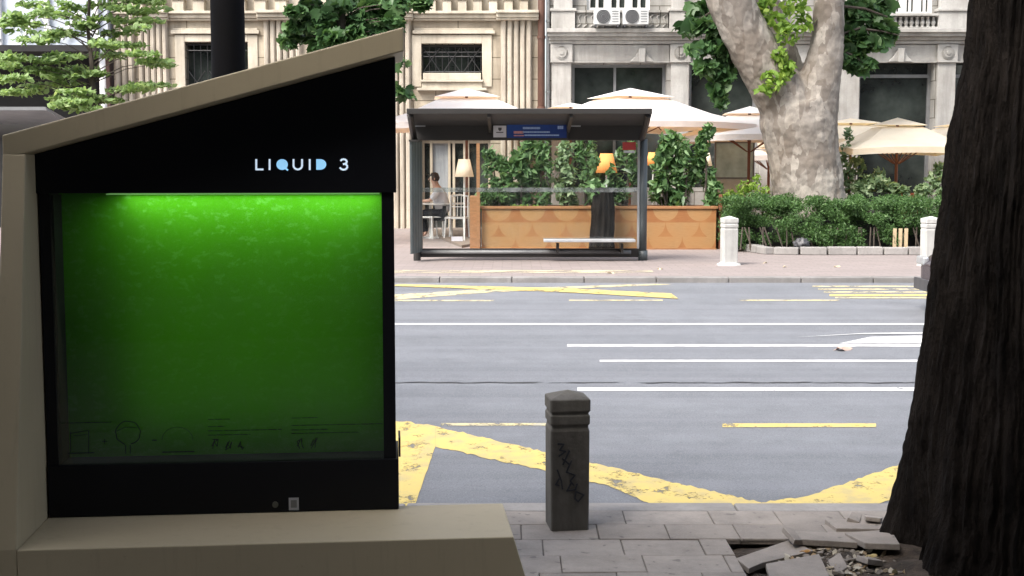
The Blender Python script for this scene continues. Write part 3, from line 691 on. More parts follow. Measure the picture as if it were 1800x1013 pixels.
# glass wall
gx = [sx_(740), sx_(848), sx_(985), sx_(1122)]
for i in range(3):
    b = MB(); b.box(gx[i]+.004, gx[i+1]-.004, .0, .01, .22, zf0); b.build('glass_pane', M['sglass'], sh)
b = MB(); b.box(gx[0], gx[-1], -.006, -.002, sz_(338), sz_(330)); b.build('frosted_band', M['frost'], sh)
b = MB(); b.box(sx_(738), sx_(1124), -.05, .04, sz_(452), sz_(437)); b.build('base_rail', M['shelter'], sh, bevel=.01)
b = MB(); b.tube([(sx_(740),-.055,sz_(443)),(sx_(1110),-.055,sz_(443))], .032, 10); b.build('tube_rail', M['grey_mid'], sh, smooth=True)
b = MB(); b.box(sx_(955), sx_(1114), -.42, -.06, sz_(426,SD-.4), sz_(421,SD-.4)); b.build('seat', M['alu'], sh, bevel=.008)
b = MB()
for px in (980, 1092): b.box(sx_(px)-.02, sx_(px)+.02, -.3, .0, sz_(443), sz_(428)+.01); 
b.split('seat_bracket', M['shelter'], sh)
b = MB(); b.box(sx_(1094), sx_(1117), -.012, -.0065, sz_(264), sz_(250)); b.split('red_notice', M['red'], sh)
b = MB(); b.box(sx_(1096), sx_(1115), -.012, -.0065, sz_(269), sz_(265)); b.build('white_notice', M['signwhite'], sh)
b = MB(); b.box(sx_(793), sx_(813), -.012, -.0065, sz_(424), sz_(416)); b.build('white_notice', M['signwhite'], sh)
# sign
b = MB(); b.box(sx_(866), sx_(998), -.13, -.05, sz_(245), sz_(218)); sg = b.build('stop_sign', M['shelter'], sh, bevel=.006)
b = MB(); b.box(sx_(891), sx_(995), -.136, -.1305, sz_(243), sz_(219)); bl = b.build('blue_panel', M['blue'], sg)
b = MB(); b.box(sx_(867.5), sx_(890), -.136, -.1305, sz_(242), sz_(221.5)); b.build('white_panel', M['signwhite'], sg)
def bars(name, L, mat):
    b = MB()
    for (xa, xb, ya, yb) in L:
        x = xa
        while x < xb-.6:
            x2 = min(xb, x+rnd.uniform(1.0, 2.6)); b.box(sx_(x), sx_(x2), -.139, -.1365, sz_(yb), sz_(ya)); x = x2+.35
    b.split(name, mat, sg, eps=.02)
bars('stop_name', [(919,949,224,227.6),(918,966,231.5,234)], M['signtext'])
bars('route_text', [(903,920,231,235.5),(903,921,238,240)], M['signred'])
bars('route_text', [(922,982,237,239.5)], M['signtext'])
bars('route_number', [(979.5,990,222,227.5)], M['signtext'])
b = MB(); b.prism([(sx_(879+x), sz_(y)) for x, y in ((-3,225),(3,225),(3,228.5),(0,231.5),(-3,228.5))], -.139, -.1365, lambda a_, b_, c_: (a_, c_, b_))
b.box(sx_(872.5), sx_(885), -.139, -.1365, sz_(234.2), sz_(232.6)); b.build('emblem', M['grey_dark'], sg)

# second shelter roof at the far left
s2 = at(40, 215, 20.5); k2 = thing('bus_shelter', 'grey shelter roof with angled edge under the young tree on the far left', 'bus shelter', (s2.x, 20.5, FP))
def q2(px, py, D=20.5): p = at(px, py, D); return (p.x-s2.x, D-20.5, p.z-FP)
b = MB(); b.add([q2(-260,188,19.6), q2(80,188,19.6), q2(124,213,20.8), q2(-260,213,20.8), q2(-260,194,19.6), q2(82,194,19.6), q2(118,218,20.8), q2(-260,218,20.8)], [(0,1,2,3),(4,5,6,7),(0,1,5,4),(1,2,6,5),(2,3,7,6),(3,0,4,7)]); b.build('roof', M['grey_mid'], k2)
b = MB(); p0 = q2(-260,250,20.9); p1 = q2(100,216,20.9); b.box(p0[0], p1[0], .42, .5, p0[2], p1[2]); b.build('fascia', M['shelter'], k2)
b = MB()
for px in (-200, 60): p0 = q2(px,230,20.9); b.tube([(p0[0],.46,0),(p0[0],.46,p0[2])], .06)
b.split('post', M['shelter_post'], k2)

# ------------------------------------------------------------------ planters, shrubs
PD = 23.9
def planter(pxa, pxb, label):
    A = at(pxa, 438, PD); B = at(pxb, 438, PD); L = B.x-A.x; H = .80
    t = thing('planter', label, 'planter', (A.x, PD, FP), 0, 'wooden planters of the cafe terrace')
    b = MB(); b.box(0, L, 0, .04, .03, H-.05); b.box(0, .04, .041, .6, .03, H-.05); b.box(L-.04, L, .041, .6, .03, H-.05); b.box(.041, L-.041, .56, .6, .03, H-.05)
    b.build('box', M['inlay'], t)
    b = MB(); b.box(-.03, L+.03, -.03, .06, H-.05, H); b.box(-.03, .06, .061, .63, H-.05, H); b.box(L-.06, L+.03, .061, .63, H-.05, H); b.box(.061, L-.061, .55, .63, H-.05, H); b.build('rim', M['wood'], t, bevel=.006)
    b = MB(); b.box(-.01, L+.01, -.02, .62, 0, .03); b.build('base_board', M['wood'], t)
    b = MB(); b.box(.05, L-.05, .05, .55, H-.16, H-.12); b.build('soil', M['soil'], t)
    return t
planter(847, 1040, 'long inlaid wooden planter left of the dark trunk, behind the shelter glass')
planter(1081, 1258, 'long inlaid wooden planter right of the dark trunk, behind the shelter post')
def board(px0, px1, py0, py1, D, label, name='wooden_end_board', mat='wood_red'):
    A = at(px0, py1, D); B = at(px1, py0, D); b = MB(); b.box(0, B.x-A.x, -.02, .5, 0, B.z-FP)
    o = b.build(name, M[mat], None, bevel=.008); o.location = (A.x, D, FP); return tag(o, label, 'board')
board(1262.5, 1270, 342, 438, PD+.1, 'dark red-brown board standing at the right end of the right planter')
board(826, 844, 345, 436, PD+.3, 'brown wooden panel at the left end of the left planter', mat='wood')
b = MB(); A = at(840.5, 300, PD-.1); b.box(-.03,.03,-.03,.03,0,at(840,252,PD-.1).z-FP); o = b.build('wooden_post', M['wood'], None); o.location = (A.x, PD-.1, FP); tag(o, 'tall thin orange wooden post at the left corner of the left planter', 'post')

def shrub(px, py0, py1, D, wpx, label, mat, shape='oval', size=.12, n=60, seed=1, stems=5, name='shrub', base=None, cl=12, cat='shrub', group='laurel shrubs in the planters'):
    base = FP+.66 if base is None else base
    top = at(px, py0, D); bot = at(px, py1, D).z; rw = wpx/2/F*D; h = top.z-bot
    t = thing(name, label, cat, (top.x, D, base), 0, group); r_ = random.Random(seed)
    cs = []; b = MB()
    for i in range(cl):
        q = (i+.5)/cl; z = bot + h*q*.97; ang = r_.uniform(0, 6.28); rr = rw*(.35+.55*r_.random())*(1 if q < .7 else .6)
        cx, cy = top.x+math.cos(ang)*rr, D+math.sin(ang)*rr*.6
        cs.append((cx, cy, z, rw*.42, rw*.35, h*.13+.05))
        if i < stems: b.tube([(top.x+r_.uniform(-.06,.06), D, base), ((top.x+cx)/2, (D+cy)/2, (base+z)/2+.05), (cx, cy, z)], [.02,.014,.006], 5)
    b.tube([(top.x, D, base), (top.x+.03, D, (base+top.z)/2), (top.x-.02, D, top.z-.1)], [.025,.018,.006], 5)
    b.build('stems', M['bark'], t, w=True)
    leaves('foliage', cs, n, size, shape, M[mat], t, seed, up=.5, tilt=.8)
    return t
SH = [(868,268,345,60,'leaf_laurel',.14,'leftmost laurel shrub of the left planter, behind the glass'),
      (915,250,362,62,'leaf_laurel',.15,'loose laurel shrub with pale leaf tips, second in the left planter'),
      (948,248,362,55,'leaf_laurel',.14,'dense upright shrub in the middle of the left planter'),
      (992,252,362,60,'leaf_pale',.11,'thin pale shrub with bare twigs right of the middle of the left planter'),
      (1030,246,362,55,'leaf_laurel',.14,'dark shrub at the right end of the left planter'),
      (1073,300,350,44,'leaf_laurel',.14,'dark shrub over the gap between the two planters'),
      (1102,252,362,56,'leaf_laurel',.13,'shrub behind the right shelter post'),
      (1172,238,360,64,'leaf_laurel',.15,'large glossy shrub just right of the shelter post'),
      (1205,246,360,60,'leaf_laurel',.15,'glossy shrub in the middle of the right planter'),
      (1240,226,358,52,'leaf_laurel',.13,'tallest dark shrub at the right end of the right planter')]
for i, (px, y0, y1, wp, mt, sz, lb) in enumerate(SH):
    shrub(px, y0, y1, PD+.3, wp, lb, mt, 'oval' if i % 2 else 'lance', sz*1.15, 50 if mt != 'leaf_pale' else 44, 11+i, 5)
shrub(876, 333, 366, PD+.12, 58, 'low round bright green bush at the left corner of the left planter', 'leaf_hedge', 'lance', .09, 130, 40, 3, 'bush', cl=8)
# bright flowers / low plants on the rim
t = at(920, 362, PD+.1)
leaves('low_flowers', [(at(x,361,PD+.1).x, PD+.12, FP+.80, .10,.05,.03) for x in (905,920,940)], 22, .06, 'oval', M['leaf_lime'], None, 3)
tag(bpy.data.objects['low_flowers'], 'row of yellow-green low flowers on the rim of the left planter', 'flowers')
# dark trunk between the planters
ta = at(1058, 420, PD-.4); t = thing('tree_stump', 'dark rough trunk standing in the gap between the two planters', 'tree stump', (ta.x, PD-.4, FP))
def rough_trunk(prof, n=40, amp=.02, seed=0, seg=6, fur=9, c0=(0,0)):
    """prof: list of (cx, cy, r, z)"""
    b = MB(); vs = []; fs = []; rows = []
    for (p, q) in zip(prof[:-1], prof[1:]):
        for s_ in range(seg):
            f = s_/seg; rows.append([p[i]*(1-f)+q[i]*f for i in range(4)])
    rows.append(list(prof[-1]))
    for cx, cy, r, z in rows:
        for k in range(n):
            a_ = 2*math.pi*k/n
            d = noise.fractal(Vector((math.cos(a_)*fur*.5, math.sin(a_)*fur*.5, z*1.2+seed)), 1.0, 2.0, 4)*amp
            vs.append((cx+(r+d)*math.cos(a_), cy+(r+d)*math.sin(a_), z))
    for i in range(len(rows)-1):
        for k in range(n): fs.append((i*n+k, i*n+(k+1) % n, (i+1)*n+(k+1) % n, (i+1)*n+k))
    fs.append(tuple(range((len(rows)-1)*n, len(rows)*n)))
    return b.add(vs, fs)
rough_trunk([(0,0,.25,0),(0,0,.215,.2),(.01,0,.20,.8),(.02,0,.15,1.14)], 60, .05).build('trunk', M['near_bark'], t, smooth=True)
leaves('crown', [(ta.x-.1, PD-.4, FP+1.15, .25,.2,.15), (ta.x+.16, PD-.35, FP+1.4, .12,.1,.2,.35), (ta.x-.12, PD-.35, FP+1.62, .12,.1,.12,.25)], 80, .14, 'oval', M['leaf_laurel'], t, 77)

# ------------------------------------------------------------------ lamps on the terrace
def floor_lamp(px, pyb, pyt, D, hw_b, hw_t, mat, label):
    A = at(px, pyb, D); Z1 = at(px, pyt, D).z-FP; Z0 = A.z-FP; k = D/F
    t = thing('floor_lamp', label, 'lamp', (A.x, D, FP), 0, 'lamps on the cafe terrace')
    b = MB(); b.lathe([(.14,0),(.14,.02),(.02,.04),(.016,.06),(.016,Z0+.05)], n=14); b.build('stand', M['whitepaint'], t)
    b = MB(); n_ = 24; vs = []
    for r, z in ((hw_b*k, Z0), (hw_t*k, Z1), (hw_t*k-.008, Z1), (hw_b*k-.008, Z0)):
        vs += [(r*math.cos(2*math.pi*i/n_), r*math.sin(2*math.pi*i/n_), z) for i in range(n_)]
    b.add(vs, [(j*n_+i, j*n_+(i+1) % n_, ((j+1) % 4)*n_+(i+1) % n_, ((j+1) % 4)*n_+i) for j in range(4) for i in range(n_)]); b.build('lamp_shade', mat, t, smooth=True)
    return t
floor_lamp(816, 311, 280, 26.0, 17, 10, M['shade'], 'floor lamp with clean white shade beside the seated person')
floor_lamp(1066, 304, 270, 24.05, 19, 11, M['shade_o'], 'lamp with glowing orange shade behind leaves, seen through the shelter glass')
floor_lamp(1148, 291, 268, 24.6, 13, 8, M['shade_o'], 'lamp with orange shade just right of the shelter post')
floor_lamp(1240, 292, 269, 24.9, 12, 7, M['shade'], 'lamp with pale shade behind the tallest shrub of the right planter')

# ------------------------------------------------------------------ umbrellas
def umbrella(px, py, D, half, rz, edge_py, mat, label, pole='wood_red', ribs=True, val=.12):
    A = at(px, py, D); ze = at(px, edge_py, D-half).z-FP; za = A.z-FP; zc = za-(za-ze)*.30; hc = half*.30
    t = thing('parasol', label, 'parasol', (A.x, D, FP), rz, 'parasols of the cafe terrace'); b = MB()
    def ring(h, z, sag=0, n=8):
        P = []
        for e in range(4):
            a0, a1 = [(-1,-1),(1,-1),(1,1),(-1,1)][e], [(1,-1),(1,1),(-1,1),(-1,-1)][e]
            for i in range(n):
                f = i/n; s_ = sag*4*f*(1-f); P.append((h*(a0[0]*(1-f)+a1[0]*f), h*(a0[1]*(1-f)+a1[1]*f), z+s_))
        return P
    rr = [ring(hc*1.0, zc), ring(half*.65, zc+(ze-zc)*.55-.02), ring(half, ze, .05), ring(half, ze-val, .05)]
    m_ = len(rr[0]); vs = sum(rr, [])
    b.add(vs, [(j*m_+i, j*m_+(i+1) % m_, (j+1)*m_+(i+1) % m_, (j+1)*m_+i) for j in range(3) for i in range(m_)]); b.build('canopy', mat, t)
    b = MB(); r0 = ring(half*.36, zc-.02+.05); b.add(r0+[(0,0,za)], [(i, (i+1) % m_, m_) for i in range(m_)]); b.build('vent_cap', mat, t)
    b = MB(); b.tube([(0,0,0),(0,0,za-.03)], .032, 10); b.build('pole', M[pole], t)
    b = MB()
    for i in range(8):
        x, y = [(-1,-1),(0,-1),(1,-1),(1,0),(1,1),(0,1),(-1,1),(-1,0)][i]; dz = .05 if i % 2 else 0
        b.tube([(x*.04,y*.04,zc-.03),(x*half*.64,y*half*.64,zc+(ze-zc)*.55-.06),(x*half*.98,y*half*.98,ze-.03+dz)], .014, 5)
        b.tube([(x*.04,y*.04,ze-.28),(x*half*.5,y*half*.5,zc+(ze-zc)*.40-.05)], .012, 5)
    b.build('ribs', M[pole], t)
    return t
umbrella(820, 155, 27.3, 1.85, R(4), 217, M['canvas'], 'large white parasol above the left end of the shelter roof')
umbrella(1108, 155, 27.0, 1.85, R(24), 216, M['canvas'], 'large white parasol above the right end of the shelter roof')
umbrella(1003, 181, 30.6, 1.3, R(10), 214, M['canvas'], 'white parasol peeking out behind, between the two large white ones')
umbrella(1318, 187, 27.0, 1.5, R(-6), 240, M['canvas'], 'white parasol just left of the plane tree trunk')
umbrella(1578, 207, 26.0, 1.26, R(2), 262, M['cream'], 'cream parasol with fanned brown ribs right of the plane tree')
umbrella(1496, 208, 29.0, 1.6, R(8), 247, M['cream'], 'cream parasol half hidden directly behind the plane tree trunk')
umbrella(1695, 214, 29.5, 1.5, R(0), 245, M['cream'], 'cream parasol mostly hidden by the dark near trunk')
umbrella(1352, 259, 30.5, .9, R(0), 276, M['canvas'], 'small low white parasol deep in the terrace left of the trunk')

# ------------------------------------------------------------------ cafe furniture and person
TD = 27.6
def tpos(px, D=TD): return at(px, 400, D).x
def chair(px, D, rz, label):
    t = thing('chair', label, 'chair', (tpos(px, D), D, FP), rz, 'white chairs of the cafe terrace'); H = .46
    for x, y in ((-.19,-.18),(.19,-.18)): MB().tube([(x*1.15,y*1.15,0),(x,y,H)], .017, 6).build('leg', M['whitepaint'], t)
    for x, y in ((-.19,.19),(.19,.19)): MB().tube([(x*1.15,y*1.2,0),(x,y,H),(x*.98,y*1.15,.92)], .017, 6).build('leg', M['whitepaint'], t)
    MB().box(-.21,.21,-.2,.2,H-.02,H+.015).build('seat', M['whitepaint'], t, bevel=.01)
    b = MB(); b.tube([(-.19,.22,.90),(0,.25,.93),(.19,.22,.90)], .02, 6)
    for x in (-.11,-.04,.04,.11): b.tube([(x,.195,H),(x,.235,.9)], .009, 5)
    b.tube([(-.19,.205,.68),(.19,.205,.68)], .011, 5); b.build('backrest', M['whitepaint'], t)
    return t
chair(776, TD+.05, R(-90), 'white chair on which the person in the white shirt sits')
chair(803, TD-.55, R(-12), 'white chair with its back to the street right of the seated person')
chair(748, TD-.1, R(80), 'white chair facing the seated person, left of the table')
t = thing('cafe_table', 'small square white cafe table in front of the seated person', 'table', (tpos(757), TD-.02, FP))
MB().box(-.3,.3,-.3,.3,.72,.745).build('table_top', M['whitepaint'], t, bevel=.006)
b = MB(); b.tube([(0,0,.03),(0,0,.72)], .03); b.box(-.22,.22,-.03,.03,0,.035); b.box(-.03,.03,-.22,.22,.001,.036); b.build('pedestal', M['whitepaint'], t)
b = MB(); b.lathe([(.02,0),(.035,.005),(.035,.09),(.03,.09)], n=12); cup = b.build('cup', M['whitepaint']); cup.location = (tpos(757)-.06, TD-.12, FP+.745); tag(cup, 'small white cup on the cafe table', 'cup')
t2 = thing('cafe_table', 'white cafe table beside the lamp, behind the single chair', 'table', (tpos(800, 27.7), 27.75, FP))
MB().box(-.3,.3,-.3,.3,.72,.745).build('table_top', M['whitepaint'], t2, bevel=.006)
b = MB()
for x in (-.25,.25):
    for y in (-.25,.25): b.tube([(x,y,0),(x,y,.72)], .018, 6)
b.split('leg', M['whitepaint'], t2)
# seated person, side on, facing left (-x)
pp = thing('person', 'dark-haired person in a loose white shirt and dark trousers sitting at the cafe table', 'person', (tpos(777), TD+.02, FP))
def skin(name, pts, edges, radii, mat, parent, root=0, sub=2):
    me = bpy.data.meshes.new(name); me.from_pydata(pts, edges, []); o = bpy.data.objects.new(name, me); COL.objects.link(o); o.parent = parent
    me.materials.append(mat); s = o.modifiers.new('s', 'SKIN'); s.use_smooth_shade = True
    if not me.skin_vertices: me.skin_vertices.new()
    sv_ = me.skin_vertices[0].data
    for i, r in enumerate(radii): sv_[i].radius = r if isinstance(r, tuple) else (r, r)
    sv_[root].use_root = True
    o.modifiers.new('u', 'SUBSURF').levels = sub; o.modifiers['u'].render_levels = sub
    return o
P = [(0,0,.55),(-.02,0,.74),(-.06,0,.93),(-.10,0,1.05),(-.13,0,1.14),(-.17,0,1.235),(-.18,0,1.30),  # pelvis..head 0-6
     (-.09,-.18,1.00),(-.09,.18,1.00),(-.24,-.22,.80),(-.24,.22,.80),(-.44,-.12,.79),(-.44,.12,.79),   # shoulders 7,8 elbows 9,10 wrists 11,12
     (-.03,-.10,.53),(-.03,.10,.53),(-.43,-.13,.55),(-.43,.13,.55),(-.40,-.13,.10),(-.34,.13,.10),(-.54,-.14,.045),(-.48,.14,.045)]
E = [(0,1),(1,2),(2,3),(3,4),(4,5),(5,6),(3,7),(3,8),(7,9),(8,10),(9,11),(10,12),(0,13),(0,14),(13,15),(14,16),(15,17),(16,18),(17,19),(18,20)]
RR = [(.13,.15),(.12,.15),(.12,.16),(.08,.10),.052,.085,.075,.055,.055,.042,.042,.028,.028,.085,.085,.062,.062,.04,.04,.035,.035]
for side, wi in ((-1,11),(1,12)):                       # palm and five fingers
    wx, wy, wz = P[wi]; pi = len(P); P.append((wx-.05, wy, wz-.005)); E.append((wi, pi)); RR.append((.03,.016))
    for j, (dy, L) in enumerate(((-.027,.05),(-.009,.062),(.009,.058),(.026,.045))):
        i0 = len(P); P += [(wx-.085, wy+dy, wz-.008), (wx-.085-L*.6, wy+dy*1.15, wz-.016), (wx-.085-L, wy+dy*1.2, wz-.034)]; E += [(pi,i0),(i0,i0+1),(i0+1,i0+2)]; RR += [.0095,.0085,.0075]
    i0 = len(P); P += [(wx-.045, wy-side*.04, wz+.0), (wx-.08, wy-side*.055, wz-.012)]; E += [(pi,i0),(i0,i0+1)]; RR += [.011,.009]
skin('body', P, E, RR, M['skin'], pp, 0, 1)
b = MB()
for i in range(9):
    for j in range(12):
        pass
def ell(name, c, r, mat, parent, noise_=0, n=16, cut=None):
    bm = bmesh.new(); bmesh.ops.create_uvsphere(bm, u_segments=n*2, v_segments=n, radius=1)
    for v in bm.verts:
        if noise_: v.co *= 1+noise_*noise.noise(v.co*3)
        v.co = Vector((v.co.x*r[0]+c[0], v.co.y*r[1]+c[1], v.co.z*r[2]+c[2]))
    if cut: bmesh.ops.delete(bm, geom=[v for v in bm.verts if cut(v.co)], context='VERTS')
    me = bpy.data.meshes.new(name); bm.to_mesh(me); bm.free(); me.materials.append(mat); me.polygons.foreach_set('use_smooth', [True]*len(me.polygons))
    o = bpy.data.objects.new(name, me); COL.objects.link(o); o.parent = parent; return o
ell('hair', (-.155,0,1.295), (.108,.095,.105), M['hair'], pp, .12, cut=lambda q: q.x < -.225 and q.z < 1.31)
b = MB(); b.tube([(-.262,0,1.27),(-.285,0,1.245),(-.262,0,1.235)], [.008,.014,.008], 6); b.tube([(-.255,-.02,1.205),(-.262,0,1.205),(-.255,.02,1.205)], .006, 5); b.tube([(-.255,-.035,1.28),(-.26,-.025,1.28)], .008, 5); b.tube([(-.255,.035,1.28),(-.26,.025,1.28)], .008, 5); b.tube([(-.155,-.09,1.24),(-.15,-.1,1.26),(-.15,-.092,1.28)], .012, 5); b.build('face_features', M['skin'], pp)
skin('shirt', [(.02,0,.50),(0,0,.68),(-.05,0,.90),(-.09,0,1.03),(-.08,-.19,.99),(-.08,.19,.99),(-.22,-.23,.82),(-.22,.23,.82)], [(0,1),(1,2),(2,3),(3,4),(3,5),(4,6),(5,7)], [(.17,.20),(.165,.185),(.16,.185),(.09,.12),.078,.078,.07,.07], M['shirt'], pp, 0, 2)
skin('trousers', [(.01,0,.52),(-.03,-.11,.53),(-.03,.11,.53),(-.43,-.13,.55),(-.43,.13,.55),(-.40,-.13,.12),(-.34,.13,.12)], [(0,1),(0,2),(1,3),(2,4),(3,5),(4,6)], [(.14,.16),.10,.10,.082,.082,.06,.06], M['trousers'], pp, 0, 2)
# deck below the terrace
b = MB(); c0 = [gr(742,409,FP), gr(812,437,FP), gr(812,432,FP)]
P = [gr(744,408,FP), gr(812,436,FP), gr(846,430,FP), gr(846,402,FP)]
P = [Vector((p.x,p.y,FP)) for p in P]; b.add([p+Vector((0,0,.05)) for p in P]+P, [(0,1,2,3),(0,1,5,4),(1,2,6,5),(2,3,7,6),(3,0,4,7)])
tag(b.build('terrace_deck', surf('deck_boards', (.22,.17,.14), (.15,.12,.10), 4, .7, .1, stretch=(1,8,1))), kind='structure')

# ------------------------------------------------------------------ hedge bed
hb = thing('hedge', 'long clipped dark green hedge at the foot of the plane tree', 'hedge', (at(1470,430,23.6).x, 23.6, FP))
rngh = np.random.default_rng(5); cs = []
xa, xb = at(1278,400,23.4).x, at(1760,400,23.4).x
for i in range(260):
    x = xa + (xb-xa)*rngh.random(); y = 22.95+1.3*rngh.random(); 
    if x < xa+.5: y = max(y, 23.3)
    z = FP+.16+.74*rngh.random()+.06*math.sin(x*3)
    cs.append((x, y, z, .2,.18,.13))
cs += [(xa+(xb-xa)*i/60, 23.0+rngh.random()*1.2, FP+.86+.05*rngh.random()+.05*math.sin(i*.7), .16,.15,.09) for i in range(61)]
leaves('foliage', cs, 330, .05, 'lance', M['leaf_hedge'], hb, 9, up=.35, tilt=.8)
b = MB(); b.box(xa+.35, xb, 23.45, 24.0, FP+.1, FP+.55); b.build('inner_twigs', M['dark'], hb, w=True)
b = MB()
for i in range(40):
    x = xa+.2+(xb-xa-.2)*i/40+rnd.uniform(-.05,.05); b.tube([(x,23.05,FP+.05),(x+rnd.uniform(-.15,.15),23.05,FP+.45)], .013, 5)
b.build('stems', M['bark'], hb, w=True)
# kerb of the bed: single stones along a curve
kp = [gr(1296,436,FP), gr(1318,443,FP), gr(1350,447.5,FP), gr(1400,448.5,FP)] + [gr(1400+i*38,448.8,FP) for i in range(1, 11)]
path = [Vector((p.x,p.y,0)) for p in kp]
bs = MB(); 
def along(s):
    for p, q in zip(path[:-1], path[1:]):
        L = (q-p).length
        if s <= L: return p+(q-p)*(s/L), (q-p).normalized()
        s -= L
    return None, None
s = 0; i = 0
while True:
    L = [.16,.16,.18,.22][i] if i < 4 else rnd.uniform(.34,.52)
    p, d = along(s+L/2)
    if p is None: break
    Mx = Matrix.Translation((p.x, p.y+.09, FP)) @ Matrix.Rotation(math.atan2(d.y, d.x), 4, 'Z')
    bs.box(-L/2+.012, L/2-.012, -.09, .09, 0, .135+rnd.uniform(-.01,.01), Mx); s += L; i += 1
tag(bs.build('flower_bed_kerb', M['kerb'], bevel=.015), kind='structure')
b = MB(); P = [(p.x, p.y+.12) for p in path]+[(path[-1].x, 25.6), (path[0].x-.05, 25.6)]
b.prism(P, FP+.005, FP+.09, lambda a_, b_, c_: (a_, b_, c_)); tag(b.build('flower_bed_soil', M['soil']), kind='structure')
# wood stakes and a dark stone in the hedge
for i, px in enumerate((1572, 1582, 1592)):
    A = at(px, 440, 22.85); b = MB(); b.box(-.03,.03,-.012,.012,0,.36); o = b.build('wooden_stake', M['wood'] if 0 else surf('pale_wood%d' % i, (.50,.40,.25), (.42,.32,.2), 6, .7), None); o.location = (A.x, 22.85, FP+.08)
    tag(o, ['pale upright wooden stake at the hedge, left one of three', 'pale upright wooden stake at the hedge, middle one of three', 'pale upright wooden stake at the hedge, right one of three'][i], 'stake', 'wooden stakes at the hedge')
A = at(1410, 432, 22.7); o = ell('dark_stone', (0,0,.07), (.13,.10,.11), M['grey_dark'], None, .4); o.location = (A.x, 22.75, FP+.09); tag(o, 'dark rounded stone at the foot of the hedge below the plane tree', 'stone')

def bush(name, label, cs, n, size, shape, mat, base, seed, cat='shrub', group=None, up=.4):
    t = thing(name, label, cat, base, 0, group); b = MB()
    for i, c in enumerate(cs[:7]): b.tube([base, ((base[0]+c[0])/2+.04, (base[1]+c[1])/2, (base[2]+c[2])/2), c[:3]], [.022,.014,.006], 5)
    b.build('stems', M['bark'], t, w=True); leaves('foliage', cs, n, size, shape, M[mat], t, seed, up=up, tilt=.8); return t
def C(px, py, D, rx, rz_, ry=None, wt=1): p = at(px, py, D); k = D/F; return (p.x, D, p.z, rx*k, (ry or rx*.7)*k, rz_*k, wt)
bush('shrub', 'yellow-green feathery shrub above the left end of the hedge', [C(1290,345,24.6,22,14), C(1310,330,24.7,18,14), C(1335,338,24.6,20,16), C(1330,318,24.8,9,12,wt=.4), C(1275,352,24.4,14,12)], 170, .085, 'lance', 'leaf_lime', (at(1310,400,24.6).x, 24.6, FP+.09), 21)
bush('shrub', 'pale grey-green shrub above the hedge right of the plane tree', [C(1530,318,25.0,26,16), C(1555,325,25.0,22,14), C(1515,335,24.9,20,14), C(1580,335,25.0,22,12), C(1545,305,25.1,12,10,wt=.5)], 130, .12, 'oval', 'leaf_pale', (at(1540,400,25.0).x, 25.0, FP+.09), 22)
bush('shrub', 'pale loose shrub above the hedge beside the dark near trunk', [C(1645,318,25.0,18,20), C(1625,335,24.9,18,12), C(1660,338,24.9,16,14), C(1650,295,25.0,9,12,wt=.4)], 120, .12, 'oval', 'leaf_pale', (at(1650,400,25.0).x, 25.0, FP+.09), 23)
bush('shrub', 'young shoots with yellow tips rising behind the plane tree trunk on its right', [C(1487,275,25.2,12,34,wt=.9), C(1492,238,25.3,8,16,wt=.5), C(1505,290,25.2,16,20), C(1490,320,25.2,14,20)], 80, .12, 'oval', 'leaf_pale', (at(1490,400,25.2).x, 25.2, FP+.09), 24)

# ------------------------------------------------------------------ plane tree
PT = 24.6
def pp_(px, py, D=PT): return tuple(at(px, py, D))
base = at(1420, 400, PT)
plane = thing('plane_tree', 'massive mottled grey-brown plane tree forking above the hedge, lime shoots at its fork', 'tree', (base.x, PT, FP+.09))
def wpx(w_, D=PT): return w_/2/F*D
b = MB()
def limb(L, n=28):
    pts = [at(x, y, D) for x, y, wv, D in L]; rr = [wpx(wv, D) for x, y, wv, D in L]
    P2 = []; R2 = []
    for i in range(len(pts)-1):
        for s_ in range(6):
            f = s_/6; a0 = pts[max(i-1,0)]; a1 = pts[i]; a2 = pts[i+1]; a3 = pts[min(i+2,len(pts)-1)]
            P2.append(.5*((2*a1)+(a2-a0)*f+(2*a0-5*a1+4*a2-a3)*f*f+(3*a1-a0-3*a2+a3)*f**3)); R2.append(rr[i]*(1-f)+rr[i+1]*f)
    P2.append(pts[-1]); R2.append(rr[-1]); b.tube(P2, R2, n)
limb([(1425,425,150,PT),(1422,345,124,PT),(1412,270,122,PT),(1404,215,134,PT),(1398,175,120,PT-.05)])
limb([(1398,200,110,PT),(1352,135,84,PT-.15),(1316,70,80,PT-.25),(1283,0,78,PT-.3),(1250,-90,72,PT-.3),(1180,-260,60,PT-.4)])
limb([(1420,215,105,PT-.05),(1435,160,80,PT-.15),(1452,90,58,PT-.2),(1458,0,50,PT-.2),(1466,-120,46,PT-.1),(1500,-300,40,PT)])
limb([(1405,200,80,PT+.3),(1385,120,52,PT+.45),(1362,50,46,PT+.5),(1340,-20,44,PT+.5),(1300,-160,40,PT+.6)])
tk = b.build('trunk', M['plane_bark'], plane, w=True, smooth=True)
rm = tk.modifiers.new('r', 'REMESH'); rm.mode = 'VOXEL'; rm.voxel_size = .026; rm.use_smooth_shade = True
sm_ = tk.modifiers.new('s', 'SMOOTH'); sm_.iterations = 8; sm_.factor = .6
tx = bpy.data.textures.new('bark_clouds', 'CLOUDS'); tx.noise_scale = .28; tx.noise_depth = 6
dm = tk.modifiers.new('d', 'DISPLACE'); dm.texture = tx; dm.strength = .05; dm.mid_level = .5
tx2 = bpy.data.textures.new('bark_plates', 'VORONOI'); tx2.noise_scale = .13
dm2 = tk.modifiers.new('d2', 'DISPLACE'); dm2.texture = tx2; dm2.strength = .02; dm2.mid_level = .4
